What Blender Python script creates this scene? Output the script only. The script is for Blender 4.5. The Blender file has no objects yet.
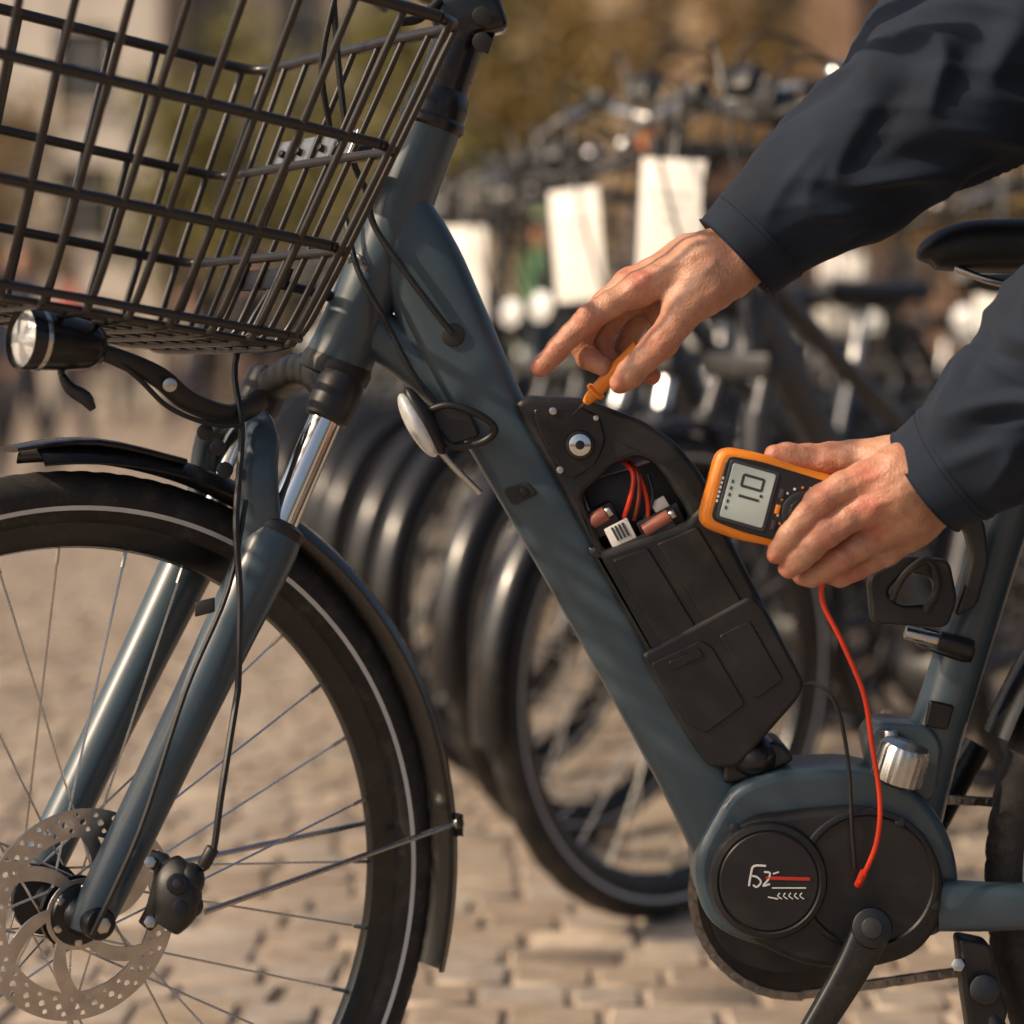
import bpy, bmesh, math, random
import numpy as np
from mathutils import Vector, Matrix, noise
random.seed(7); np.random.seed(7)
V=Vector
sc=bpy.context.scene
CH=0.804; SC=1150.0; HZ=370.0
def P(u,v,y=0.0):
    """side-elevation drawing units -> metres, for a point standing y metres off the bicycle's centre plane"""
    k=(2.0+y)/2.0
    return V(((u-512)/SC*k, y, CH-(v-HZ)/SC*k))
# ------------------------------------------------------------------ materials
def mat(name,col,rough=.5,metal=0,var=.15,vs=12,bump=0,bs=200,coat=0,sheen=0,sss=0,rv=.1,trans=0,spec=.5,emit=0,dust=0):
    m=bpy.data.materials.new(name); m.use_nodes=True
    nt=m.node_tree; N=nt.nodes; L=nt.links
    b=N['Principled BSDF']
    tc=N.new('ShaderNodeTexCoord')
    n=N.new('ShaderNodeTexNoise'); n.inputs['Scale'].default_value=vs; n.inputs['Detail'].default_value=6
    L.new(tc.outputs['Object'],n.inputs['Vector'])
    r=N.new('ShaderNodeValToRGB'); r.color_ramp.elements[0].position=.3; r.color_ramp.elements[1].position=.7
    c=V(col)
    r.color_ramp.elements[0].color=(*[max(0,x*(1-var)) for x in c],1)
    r.color_ramp.elements[1].color=(*[min(1,x*(1+var)) for x in c],1)
    L.new(n.outputs['Fac'],r.inputs['Fac'])
    src=r.outputs['Color']
    if dust>0:
        n3=N.new('ShaderNodeTexNoise'); n3.inputs['Scale'].default_value=35; n3.inputs['Detail'].default_value=10; n3.inputs['Roughness'].default_value=.75
        L.new(tc.outputs['Object'],n3.inputs['Vector'])
        mr=N.new('ShaderNodeMapRange'); mr.inputs[1].default_value=.5; mr.inputs[2].default_value=.85; mr.inputs[3].default_value=0; mr.inputs[4].default_value=dust
        L.new(n3.outputs['Fac'],mr.inputs[0])
        mx=N.new('ShaderNodeMix'); mx.data_type='RGBA'; mx.inputs[7].default_value=(.22,.18,.13,1)
        L.new(mr.outputs[0],mx.inputs[0]); L.new(src,mx.inputs[6]); src=mx.outputs[2]
    L.new(src,b.inputs['Base Color'])
    mr=N.new('ShaderNodeMapRange'); mr.inputs[3].default_value=max(0,rough-rv); mr.inputs[4].default_value=min(1,rough+rv)
    n4=N.new('ShaderNodeTexNoise'); n4.inputs['Scale'].default_value=vs*3; n4.inputs['Detail'].default_value=8
    L.new(tc.outputs['Object'],n4.inputs['Vector'])
    L.new(n4.outputs['Fac'],mr.inputs[0]); L.new(mr.outputs[0],b.inputs['Roughness'])
    b.inputs['Metallic'].default_value=metal
    b.inputs['Coat Weight'].default_value=coat; b.inputs['Coat Roughness'].default_value=.22
    b.inputs['Sheen Weight'].default_value=sheen
    b.inputs['Specular IOR Level'].default_value=spec
    b.inputs['Transmission Weight'].default_value=trans
    if bump:
        n2=N.new('ShaderNodeTexNoise'); n2.inputs['Scale'].default_value=bs; n2.inputs['Detail'].default_value=4
        L.new(tc.outputs['Object'],n2.inputs['Vector'])
        bp=N.new('ShaderNodeBump'); bp.inputs['Strength'].default_value=bump; bp.inputs['Distance'].default_value=.001
        L.new(n2.outputs['Fac'],bp.inputs['Height']); L.new(bp.outputs['Normal'],b.inputs['Normal'])
    return m
M=dict(
 slate=mat('slate_paint',(.036,.061,.080),.40,0,.12,5,.06,900,coat=.35,dust=.14),
 black=mat('black_plastic',(.012,.012,.013),.45,0,.2,20,.12,700,dust=.10),
 gloss=mat('black_gloss',(.010,.010,.011),.25,0,.2,20,dust=.14),
 rubber=mat('tyre_rubber',(.018,.016,.015),.72,0,.3,30,.3,500,dust=.40),
 stripe=mat('reflective_stripe',(.62,.62,.60),.45,0,.1,20),
 steel=mat('brushed_steel',(.55,.53,.50),.28,1,.1,40,.05,300),
 chain=mat('chain_steel',(.26,.24,.22),.35,1,.3,90,.1,400),
 chrome=mat('chrome',(.75,.74,.72),.12,1,.05,10,rv=.05),
 rotor=mat('rotor_steel',(.50,.46,.42),.34,1,.15,60,.08,400),
 darkmetal=mat('dark_metal',(.05,.05,.052),.38,1,.2,30,.1,300),
 wire=mat('basket_wire',(.028,.024,.021),.34,.4,.2,40,.05,300,coat=.25),
 orange=mat('orange_rubber',(.80,.24,.015),.45,0,.08,20,.08,600,dust=.08),
 redwire=mat('red_lead',(.72,.05,.015),.4,0,.05,20),
 brownwire=mat('brown_lead',(.25,.03,.015),.45),
 copper=mat('cell_wrap',(.36,.13,.09),.45,.2),
 lcd=mat('lcd_glass',(.46,.53,.50),.2,0,.06,8,coat=.6),
 ink=mat('lcd_ink',(.03,.035,.04),.5),
 white=mat('white_plastic',(.75,.74,.70),.5,0,.06,9),
 paper=mat('paper_tag',(.82,.79,.74),.7,0,.05,9),
 faint=mat('tag_print',(.45,.44,.42),.7),
 red=mat('red_decal',(.6,.04,.02),.5),
 lens=mat('lamp_lens',(.75,.76,.75),.12,.3,.1,120,.5,260,coat=1),
 nail=mat('finger_nail',(.60,.36,.28),.3,0,.06,60,coat=.2),
 grey=mat('frame_grey',(.055,.055,.06),.35,.3),
 navy=mat('frame_navy',(.02,.028,.045),.3,.2,coat=.4),
)
def skin_mat():
    m=bpy.data.materials.new('skin'); m.use_nodes=True; nt=m.node_tree; N=nt.nodes; L=nt.links; b=N['Principled BSDF']
    tc=N.new('ShaderNodeTexCoord')
    at=N.new('ShaderNodeAttribute'); at.attribute_name='red'
    mx=N.new('ShaderNodeMix'); mx.data_type='RGBA'; mx.inputs[6].default_value=(.53,.30,.20,1); mx.inputs[7].default_value=(.54,.205,.14,1)
    L.new(at.outputs['Fac'],mx.inputs[0])
    n=N.new('ShaderNodeTexNoise'); n.inputs['Scale'].default_value=55; n.inputs['Detail'].default_value=8; n.inputs['Roughness'].default_value=.65
    L.new(tc.outputs['Object'],n.inputs['Vector'])
    r=N.new('ShaderNodeValToRGB'); r.color_ramp.elements[0].position=.3; r.color_ramp.elements[1].position=.72
    r.color_ramp.elements[0].color=(.76,.62,.57,1); r.color_ramp.elements[1].color=(1.06,1.04,1.0,1)
    L.new(n.outputs['Fac'],r.inputs['Fac'])
    mm=N.new('ShaderNodeMix'); mm.data_type='RGBA'; mm.blend_type='MULTIPLY'; mm.inputs[0].default_value=1
    L.new(mx.outputs[2],mm.inputs[6]); L.new(r.outputs['Color'],mm.inputs[7]); L.new(mm.outputs[2],b.inputs['Base Color'])
    b.inputs['Roughness'].default_value=.48
    b.inputs['Subsurface Weight'].default_value=.22; b.inputs['Subsurface Radius'].default_value=(1,.35,.2); b.inputs['Subsurface Scale'].default_value=.0035
    vo=N.new('ShaderNodeTexVoronoi'); vo.inputs['Scale'].default_value=480; L.new(tc.outputs['Object'],vo.inputs['Vector'])
    n2=N.new('ShaderNodeTexNoise'); n2.inputs['Scale'].default_value=130; n2.inputs['Detail'].default_value=7; n2.inputs['Roughness'].default_value=.6; L.new(tc.outputs['Object'],n2.inputs['Vector'])
    ad=N.new('ShaderNodeMath'); ad.operation='MULTIPLY_ADD'; ad.inputs[1].default_value=.35; L.new(vo.outputs['Distance'],ad.inputs[0]); L.new(n2.outputs['Fac'],ad.inputs[2])
    bp=N.new('ShaderNodeBump'); bp.inputs['Strength'].default_value=.65; bp.inputs['Distance'].default_value=.0014
    L.new(ad.outputs[0],bp.inputs['Height']); L.new(bp.outputs['Normal'],b.inputs['Normal'])
    return m
M['skin']=skin_mat()
def cloth_mat(name,col): return mat(name,col,.86,0,.25,9,.35,1400,sheen=.05,rv=.05,spec=.3)
M['jacket']=cloth_mat('navy_twill',(.0095,.0165,.031))
M['cloth_in']=cloth_mat('cuff_lining',(.05,.045,.035))
M['denim']=cloth_mat('dark_trousers',(.02,.022,.03))
M['hair']=mat('hair',(.03,.018,.01),.6,0,.3,60,.5,400)
# ------------------------------------------------------------------ mesh builder
def catmull(pts,n):
    out=[]; m=len(pts)
    for i in range(m-1):
        p0=pts[max(i-1,0)];p1=pts[i];p2=pts[i+1];p3=pts[min(i+2,m-1)]
        for k in range(n):
            t=k/n
            out.append(.5*((2*p1)+(-p0+p2)*t+(2*p0-5*p1+4*p2-p3)*t*t+(-p0+3*p1-3*p2+p3)*t*t*t))
    out.append(pts[-1].copy()); return out
class MB:
    def __init__(s): s.v=[];s.f=[];s.m=[];s.mats=[]
    def mi(s,m):
        if isinstance(m,str): m=M[m]
        if m not in s.mats: s.mats.append(m)
        return s.mats.index(m)
    def add(s,vs,fs,m):
        o=len(s.v); s.v+= [tuple(x) for x in vs]; s.f+=[tuple(i+o for i in f) for f in fs]; s.m+=[s.mi(m)]*len(fs)
    def tube(s,pts,r,m,seg=12,sub=0,up=(0,1,0),p=2,cap=True,closed=False):
        pts=[V(x) for x in pts]
        if not isinstance(r,(list,)): r=[r]*len(pts)
        rr=[V((x,x,0)) if not isinstance(x,tuple) else V((x[0],x[1],0)) for x in r]
        if sub: pts=catmull(pts,sub); rr=catmull(rr,sub)
        n=len(pts); up=V(up)
        T=[]
        for i in range(n):
            if closed: t=pts[(i+1)%n]-pts[(i-1)%n]
            else: t=pts[min(i+1,n-1)]-pts[max(i-1,0)]
            T.append(t.normalized() if t.length>1e-9 else V((0,0,1)))
        N0=up-up.dot(T[0])*T[0]
        if N0.length<1e-3: N0=T[0].orthogonal()
        N0.normalize(); vs=[];fs=[]
        for i in range(n):
            N0=N0-N0.dot(T[i])*T[i]; N0.normalize(); B=T[i].cross(N0)
            for k in range(seg):
                a=2*math.pi*k/seg; c,q=math.cos(a),math.sin(a)
                if p!=2:
                    c=math.copysign(abs(c)**(2/p),c); q=math.copysign(abs(q)**(2/p),q)
                vs.append(pts[i]+N0*c*rr[i].x+B*q*rr[i].y)
        for i in range(n if closed else n-1):
            j=(i+1)%n
            for k in range(seg):
                k2=(k+1)%seg; fs.append((i*seg+k,i*seg+k2,j*seg+k2,j*seg+k))
        if cap and not closed:
            fs.append(tuple(reversed(range(seg)))); fs.append(tuple((n-1)*seg+k for k in range(seg)))
        s.add(vs,fs,m)
    def lathe(s,C,ax,prof,m,seg=48,closed=False,fn=None,a0=0,a1=2*math.pi):
        C=V(C);ax=V(ax).normalized(); e1=ax.cross(V((0,0,1)))
        if e1.length<1e-3: e1=V((1,0,0))
        e1.normalize(); e2=ax.cross(e1)
        if e2.z<0: e2=-e2
        full=abs(a1-a0-2*math.pi)<1e-6; ns=seg if full else seg+1
        vs=[];fs=[];np_=len(prof)
        for i in range(ns):
            a=a0+(a1-a0)*i/seg; d=e1*math.cos(a)+e2*math.sin(a)
            for j,(r,h) in enumerate(prof):
                if fn: r=r+fn(i,j)
                vs.append(C+ax*h+d*r)
        for i in range(seg):
            i2=(i+1)%ns
            for j in range(np_ if closed else np_-1):
                j2=(j+1)%np_; fs.append((i*np_+j,i2*np_+j,i2*np_+j2,i*np_+j2))
        s.add(vs,fs,m)
    def cyl(s,a,b,r,m,seg=24,bev=.15):
        a=V(a);b=V(b);L=(b-a).length; h=min(r*bev,L*.3)
        s.lathe(a,b-a,[(0.0001,0),(r-h,0),(r-h*.3,h*.3),(r,h),(r,L-h),(r-h*.3,L-h*.3),(r-h,L),(0.0001,L)],m,seg)
    def ball(s,c,ax,m,seg=20,rings=12):
        c=V(c)
        if isinstance(ax,(int,float)): ax=(V((ax,0,0)),V((0,ax,0)),V((0,0,ax)))
        X,Y,Z=[V(a) for a in ax]; vs=[];fs=[]
        for i in range(rings+1):
            t=math.pi*i/rings
            for k in range(seg):
                a=2*math.pi*k/seg; vs.append(c+X*math.sin(t)*math.cos(a)+Y*math.sin(t)*math.sin(a)+Z*math.cos(t))
        for i in range(rings):
            for k in range(seg):
                k2=(k+1)%seg; fs.append((i*seg+k,(i+1)*seg+k,(i+1)*seg+k2,i*seg+k2))
        s.add(vs,fs,m)
    def bm(s,bm,m):
        bm.verts.index_update(); s.add([v.co.copy() for v in bm.verts],[[v.index for v in f.verts] for f in bm.faces],m); bm.free()
    def box(s,c,hx,hy,hz,m,bev=.002,segs=2):
        b=bmesh.new(); bmesh.ops.create_cube(b,size=2); c=V(c);hx=V(hx);hy=V(hy);hz=V(hz)
        for v in b.verts: v.co=c+hx*v.co.x+hy*v.co.y+hz*v.co.z
        if bev: bmesh.ops.bevel(b,geom=list(b.edges),offset=bev,segments=segs,profile=.5,affect='EDGES')
        s.bm(b,m)
    def plate(s,loops,O,ex,ey,th,m,bev=.0):
        cu=bpy.data.curves.new('t','CURVE'); cu.dimensions='2D'; cu.fill_mode='BOTH'
        cu.extrude=max(th/2-bev,1e-5); cu.bevel_depth=bev; cu.bevel_resolution=2; cu.offset=-bev
        for lp in loops:
            sp=cu.splines.new('POLY'); sp.points.add(len(lp)-1)
            for q,(x,y) in zip(sp.points,lp): q.co=(x,y,0,1)
            sp.use_cyclic_u=True
        ob=bpy.data.objects.new('t',cu); sc.collection.objects.link(ob)
        dg=bpy.context.evaluated_depsgraph_get(); me=bpy.data.meshes.new_from_object(ob.evaluated_get(dg))
        O=V(O);ex=V(ex);ey=V(ey);ez=ex.cross(ey)
        s.add([O+ex*v.co.x+ey*v.co.y+ez*v.co.z for v in me.vertices],[tuple(p.vertices) for p in me.polygons],m)
        bpy.data.objects.remove(ob); bpy.data.curves.remove(cu); bpy.data.meshes.remove(me)
    def slab(s,loops,y0,y1,m,bev=.002,rad=6):
        """side-elevation outline(s) given in drawing units, from depth y0 (near) to y1"""
        L=[]
        for lp in loops:
            q=rnd(lp,rad); L.append([(P(u,v,y0).x,P(u,v,y0).z) for u,v in q])
        s.plate(L,(0,(y0+y1)/2,0),(1,0,0),(0,0,1),y1-y0,m,bev)
    def build(s,name,parent=None,sharp=38,link=True):
        me=bpy.data.meshes.new(name); me.from_pydata(s.v,[],s.f)
        for m in s.mats: me.materials.append(m)
        me.polygons.foreach_set('material_index',s.m)
        b=bmesh.new(); b.from_mesh(me); bmesh.ops.recalc_face_normals(b,faces=b.faces); b.to_mesh(me); b.free()
        me.shade_smooth(); me.set_sharp_from_angle(angle=math.radians(sharp))
        ob=bpy.data.objects.new(name,me); sc.collection.objects.link(ob)
        if parent: ob.parent=parent
        return ob
def rnd(poly,rad,n=5):
    out=[];m=len(poly)
    for i in range(m):
        a=V((*poly[i-1],0));b=V((*poly[i],0));c=V((*poly[(i+1)%m],0))
        d1=(a-b);d2=(c-b); r=min(rad,d1.length*.45,d2.length*.45)
        p=b+d1.normalized()*r;q=b+d2.normalized()*r
        for k in range(n+1):
            t=k/n; w=p*(1-t)**2+b*2*t*(1-t)+q*t*t; out.append((w.x,w.y))
    return out
def empty(name,loc=(0,0,0)):
    e=bpy.data.objects.new(name,None); sc.collection.objects.link(e); e.location=loc; return e
def circ(cx,cy,r,n=40): return [(cx+r*math.cos(2*math.pi*i/n),cy+r*math.sin(2*math.pi*i/n)) for i in range(n)]
# ------------------------------------------------------------------ organic bodies (capsule field)
def seg_d(X,a,b,ra,rb):
    a=np.array(a);b=np.array(b);ab=b-a; t=np.clip(((X-a)@ab)/max(ab@ab,1e-12),0,1)
    return np.linalg.norm(X-(a+t[:,None]*ab),axis=1)-(ra+(rb-ra)*t)
def smin(a,b,k):
    h=np.clip(.5+.5*(b-a)/k,0,1); return b*(1-h)+a*h-k*h*(1-h)
def field(X,core,limbs,kc,kl,kj):
    d=None
    for ch in core:
        for i in range(len(ch)-1):
            q=seg_d(X,ch[i][0],ch[i+1][0],ch[i][1],ch[i+1][1]); d=q if d is None else smin(d,q,kc)
    dl=None
    for ch in limbs:
        c=None
        for i in range(len(ch)-1):
            q=seg_d(X,ch[i][0],ch[i+1][0],ch[i][1],ch[i+1][1]); c=q if c is None else smin(c,q,kl)
        dl=c if dl is None else smin(dl,c,kl*.6)
    return d if dl is None else smin(d,dl,kj)
def organic(name,core,limbs,voxel,mats,matfn=None,parent=None,kc=.014,kl=.003,kj=.008,redpts=None,relief=None):
    mb=MB()
    for ch in core+limbs:
        for i in range(len(ch)-1):
            mb.tube([ch[i][0],ch[i+1][0]],[ch[i][1],ch[i+1][1]],mats[0],seg=16)
        for p,r in ch: mb.ball(p,r,mats[0],16,10)
    ob=mb.build('tmp_org'); md=ob.modifiers.new('r','REMESH'); md.mode='VOXEL'; md.voxel_size=voxel
    dg=bpy.context.evaluated_depsgraph_get(); me=bpy.data.meshes.new_from_object(ob.evaluated_get(dg)); bpy.data.objects.remove(ob)
    n=len(me.vertices); X=np.empty(n*3); me.vertices.foreach_get('co',X); X=X.reshape(-1,3)
    e=voxel*.3
    F=lambda Y: field(Y,core,limbs,kc,kl,kj)
    for it in range(4):
        d=F(X); G=np.stack([(F(X+np.eye(3)[k]*e)-F(X-np.eye(3)[k]*e))/(2*e) for k in range(3)],1)
        g2=np.maximum((G*G).sum(1),.25); X=X-(d/g2)[:,None]*G*.9
    if relief is not None:
        Gn=G/np.maximum(np.linalg.norm(G,axis=1),1e-6)[:,None]; X=X+Gn*relief(X)[:,None]
    me.vertices.foreach_set('co',X.ravel()); 
    if redpts is not None:
        at=me.attributes.new('red','FLOAT','POINT'); w=np.zeros(n)
        for p,s in redpts: w=np.maximum(w,np.exp(-((np.linalg.norm(X-np.array(p),axis=1)/s)**2)))
        at.data.foreach_set('value',w)
    me.materials.clear()
    for m in mats: me.materials.append(M[m] if isinstance(m,str) else m)
    if matfn:
        for p in me.polygons: p.material_index=matfn(p.center,p.normal)
    me.shade_smooth(); me.name=name
    ob=bpy.data.objects.new(name,me); sc.collection.objects.link(ob)
    if parent: ob.parent=parent
    sm=ob.modifiers.new('s','SMOOTH'); sm.iterations=2; sm.factor=.5
    return ob
# ------------------------------------------------------------------ wheel
def wheel(mb,C,n,R,seg=300,spokes=32,tr=.022,fl=.030,stripe=True,tyre='rubber',sp_r=.0011):
    C=V(C);n=V(n).normalized(); Rc=R-tr
    NP=20
    prof=[(Rc+tr*math.cos(2*math.pi*j/NP),tr*math.sin(2*math.pi*j/NP)) for j in range(NP)]
    def tread(i,j):
        jj=j if j<=NP//2 else j-NP
        if abs(jj)>4: return 0
        if abs(jj)==2: return -.0016
        return -.0017 if (i+abs(jj))%3==0 else .0004
    mb.lathe(C,n,prof,tyre,seg,True,tread)
    if stripe:
        for s in (1,-1):
            mb.lathe(C,n,[(Rc+(tr+.0005)*math.cos(math.radians(a)),s*(tr+.0005)*math.sin(math.radians(a))) for a in (101,106,111)],'stripe',140)
    ro=R-2*tr+.006; ri=ro-.024
    mb.lathe(C,n,[(ro,.0115),(ro+.001,.0125),(ro-.012,.012),(ri+.002,.006),(ri,0),(ri+.002,-.006),(ro-.012,-.012),(ro+.001,-.0125),(ro,-.0115)],'gloss',120,True)
    e1=n.cross(V((0,0,1))).normalized(); e2=V((0,0,1))
    D=lambda a:e1*math.cos(a)+e2*math.sin(a)
    for i in range(spokes):
        a=2*math.pi*i/spokes; s=1 if i%2 else -1; tw=1.15 if (i//2)%2 else -1.15
        h=C+D(a+tw)*.026+n*s*fl; q=C+D(a)*(ri+.001)+n*s*.003
        mb.tube([h,q],sp_r,'steel',5,cap=False); mb.tube([q+(h-q).normalized()*.014,q],.0019,'steel',6)
    mb.lathe(C,n,[(.0001,-fl-.012),(.010,-fl-.012),(.012,-fl-.004),(.030,-fl-.003),(.030,-fl+.003),(.014,-fl+.008),(.012,0),(.014,fl-.008),(.030,fl-.003),(.030,fl+.003),(.012,fl+.004),(.010,fl+.012),(.0001,fl+.012)],'darkmetal',32)
    return e1
def fender(mb,C,n,R,a0,a1,m='gloss',w=.029,seg=60):
    prof=[(R-.010,-w),(R-.003,-w*.86),(R+.003,-w*.5),(R+.005,0),(R+.003,w*.5),(R-.003,w*.86),(R-.010,w),(R-.0115,w-.001),(R-.005,w*.84),(R+.001,w*.5),(R+.003,0),(R+.001,-w*.5),(R-.005,-w*.84),(R-.0115,-w+.001)]
    mb.lathe(C,n,prof,m,seg,True,a0=a0,a1=a1)
# ================================================================== ELECTRIC BICYCLE
th=math.radians(34); nn=V((math.sin(th),-math.cos(th),0)); bk=V((math.cos(th),math.sin(th),0)); fw=-bk
W0=P(60,905,-.09); R=.36; W0.z=R; UZ=V((0,0,1))
ebike=empty('electric_bicycle')
mb=MB(); wheel(mb,W0,nn,R,330,32,.023)
pl=[circ(0,0,.086,90),circ(0,0,.018,30)]
for i in range(6):
    a=i*math.pi/3; r0,r1=.029,.0635; lp=[]
    lp+=[(r0+(r1-r0)*t,a+.10+.42*t) for t in np.linspace(0,1,7)]
    lp+=[(r1,a+.52+.80*t) for t in np.linspace(0,1,7)[1:]]
    lp+=[(r0+(r1-r0)*t,a+.80+.52*t) for t in np.linspace(1,0,7)[1:]]
    lp+=[(r0,a+.80-.70*t) for t in np.linspace(0,1,5)[1:-1]]
    pl.append([(r*math.cos(q),r*math.sin(q)) for r,q in lp])
for i in range(30):
    a=2*math.pi*i/30
    for r,da,s in ((.0690,0,.0020),(.0750,.07,.0027),(.0808,.14,.0022)):
        pl.append(circ(r*math.cos(a+da),r*math.sin(a+da),s,10))
mb.plate(pl,W0+nn*.040,bk,UZ,.002,'rotor',.0002)
mb.lathe(W0,nn,[(.0001,.052),(.012,.052),(.016,.046),(.024,.044),(.026,.040),(.026,.032)],'darkmetal',32)
for i in range(6):
    a=i*math.pi/3+.4; c=W0+nn*.041+bk*.022*math.cos(a)+V((0,0,.022*math.sin(a)))
    mb.cyl(c,c+nn*.004,.0035,'steel',10)
mb.tube([W0+bk*.292*math.cos(2.2)+UZ*.292*math.sin(2.2)+nn*.0,W0+bk*.25*math.cos(2.2)+UZ*.25*math.sin(2.2)],.003,'steel',8)
mb.build('front_wheel',ebike)
mb=MB(); e1=nn.cross(UZ).normalized()
sgn=1 if e1.dot(bk)>0 else -1
def fa(deg): return math.radians(deg if sgn>0 else 180-deg)
a,b=fa(94),fa(-16)
if a>b:a,b=b,a
fender(mb,W0,nn,.378,a,b,w=.031,seg=80)
for s in (1,-1):
    q0=W0+nn*s*.050; q1=W0+nn*s*.032+bk*.372*math.cos(math.radians(5))+V((0,0,.372*math.sin(math.radians(5))))
    if s>0: q0=P(205,912,-.10)
    mb.tube([q0,q1],.0026,'steel',8); mb.cyl(q1-nn*.004*s,q1+nn*.005*s,.0055,'steel',12)
    mb.box(q1+V((0,0,-.002)),bk*.003,nn*.005,V((0,0,.009)),'black',.001)
tip=W0+bk*.384*math.cos(math.radians(94))+V((0,0,.384*math.sin(math.radians(94))))
mb.tube([tip+fw*.018+V((0,0,-.004)),tip+bk*.05+V((0,0,.001)),tip+bk*.13+V((0,0,-.017))],[(.020,.0025),(.027,.004),(.028,.004)],'gloss',16,4,up=nn,p=3)
mb.build('front_mudguard',ebike)
# fork
mb=MB()
Nb=W0+nn*.064; Fb=W0-nn*.064
Nt=P(277,532,-.055); Ft=P(205,530,.06)
def leg(b0,t0):
    d=(t0-b0)
    mb.tube([b0+d*-.02+V((0,0,-.004)),b0+d*.05,b0+d*.3,b0+d*.65,b0+d*.92,b0+d*1.0],[(.012,.015),(.0165,.0185),.0195,.0215,.0245,.0225],'slate',24,3)
    mb.lathe(t0-d.normalized()*.004,d,[(.0225,0),(.0240,.003),(.0235,.009),(.0165,.013)],'black',28)
leg(Nb,Nt); leg(Fb,Ft)
mb.cyl(Nb+nn*.004,Nb+nn*.020,.013,'darkmetal',20); mb.cyl(Nb+nn*.020,Nb+nn*.024,.007,'steel',6)
Ns=P(333,402,-.03); Fs=P(262,395,.075)
mb.tube([Nt,Ns],.0145,'chrome',28); mb.tube([Ft,Fs],.0145,'chrome',28)
ax=(Ns-Nt).normalized()
for q in (Ns,Fs): mb.lathe(q-ax*.018,ax,[(.0148,0),(.019,.002),(.0205,.008),(.0205,.036),(.017,.042),(.0001,.043)],'black',28)
mb.tube([Ns+ax*.004,P(322,374,.0),P(300,370,.04),Fs+ax*.004],[(.014,.016),(.015,.018),(.015,.018),(.014,.016)],'black',16,4,up=UZ,p=3)
mb.tube([Nt+V((-.010,-.004,-.03)),P(258,482,-.066),P(262,438,-.045),P(248,415,-.0),P(222,420,.04),P(207,450,.065),Ft+V((-.006,0,-.02))],[(.012,.018),(.011,.017),(.010,.014),(.010,.013),(.010,.013),(.010,.014),(.012,.016)],'slate',16,5,p=2.6)
# caliper
mb.tube([P(170,862,-.150),P(176,880,-.157),P(178,905,-.160),P(168,925,-.158)],[(.008,.010),(.014,.017),(.015,.018),(.009,.012)],'black',24,4,p=2.8)
mb.ball(P(190,880,-.158),(V((.012,0,0)),V((0,.013,0)),V((0,0,.014))),'black'); mb.ball(P(190,906,-.158),(V((.011,0,0)),V((0,.012,0)),V((0,0,.010))),'black')
mb.tube([P(150,858,-.150),P(165,868,-.152),P(158,905,-.153),P(146,925,-.15)],[(.005,.007),(.006,.009),(.006,.009),(.005,.007)],'darkmetal',12,3,p=3)
mb.cyl(P(177,884,-.168),P(177,884,-.177),.0085,'darkmetal',20); mb.cyl(P(177,884,-.177),P(177,884,-.1785),.004,'black',6)
mb.cyl(P(180,908,-.170),P(180,908,-.178),.006,'darkmetal',16); mb.cyl(P(150,862,-.152),P(150,862,-.163),.005,'steel',6); mb.cyl(P(150,922,-.152),P(150,922,-.163),.005,'steel',6)
mb.tube([P(197,872,-.155),P(212,856,-.155),P(222,790,-.15),P(238,690,-.12)],.0028,'black',8,6)
mb.cyl(P(203,866,-.155),P(213,848,-.155),.0055,'black',12)
mb.tube([P(238,690,-.12),P(240,600,-.11),P(236,520,-.10),P(242,430,-.08),P(238,350,-.05),P(300,240,-.02),P(330,150,-.02),P(322,60,-.05),P(350,-60,-.06)],.0028,'black',8,6)
mb.box(P(205,607,-.115),V((.008,0,.002)),V((0,.003,0)),V((0,0,.006)),'black',.001)
mb.tube([P(92,935,-.17),P(140,830,-.165),P(186,690,-.14),P(228,590,-.11),P(246,500,-.09)],.0022,'black',8,5)
mb.build('suspension_fork',ebike)
# frame
mb=MB()
mb.tube([P(338,362),P(352,330),P(395,222),P(432,122)],[.030,.0285,.0270,.0270],'slate',32,3)
mb.lathe(P(331,380),P(345,345)-P(331,380),[(.020,0),(.031,.004),(.032,.014),(.030,.020)],'black',36)
mb.lathe(P(430,128),P(447,75)-P(430,128),[(.0275,0),(.0295,.003),(.0295,.008),(.0275,.011),(.0275,.020),(.025,.032),(.0225,.036),(.0225,.050)],'gloss',36)
mb.tube([P(398,205),P(420,262),P(455,345),P(505,440),P(600,608),P(690,768),P(735,850)],[(.024,.026),(.027,.036),(.028,.037),(.028,.031),(.028,.0295),(.029,.031),(.032,.036)],'slate',40,5,p=3.4)
mb.tube([P(352,318),P(395,345),P(445,385),P(480,430)],[(.018,.020),(.021,.022),(.022,.022),(.02,.015)],'slate',28,4,p=2.6)
mb.slab([[(690,862),(730,790),(770,772),(860,768),(915,786),(950,830),(962,885),(950,935),(870,950),(760,950),(706,925)]],-.043,.043,'slate',.008,30)
mb.tube([P(938,905,-.045),P(1060,905,-.055),P(1395,884,-.065)],[(.012,.022),(.011,.019),(.009,.013)],'slate',20,4,p=3)
mb.tube([P(938,905,.045),P(1060,905,.055),P(1395,884,.065)],[(.012,.022),(.011,.019),(.009,.013)],'slate',20,4,p=3)
mb.tube([P(905,830),P(935,735),P(985,580),P(1040,410)],[(.026,.030),(.024,.024),(.0225,.0225),(.0225,.0225)],'slate',32,4)
for s in (-1,1): mb.tube([P(1025,455,.018*s),P(1180,630,.05*s),P(1395,884,.068*s)],.0095,'slate',14,3)
mb.tube([P(1042,404),P(1082,285)],.0155,'darkmetal',24); mb.lathe(P(1038,418),P(1050,380)-P(1038,418),[(.024,0),(.0265,.003),(.0265,.018),(.017,.022)],'black',28)
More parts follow.
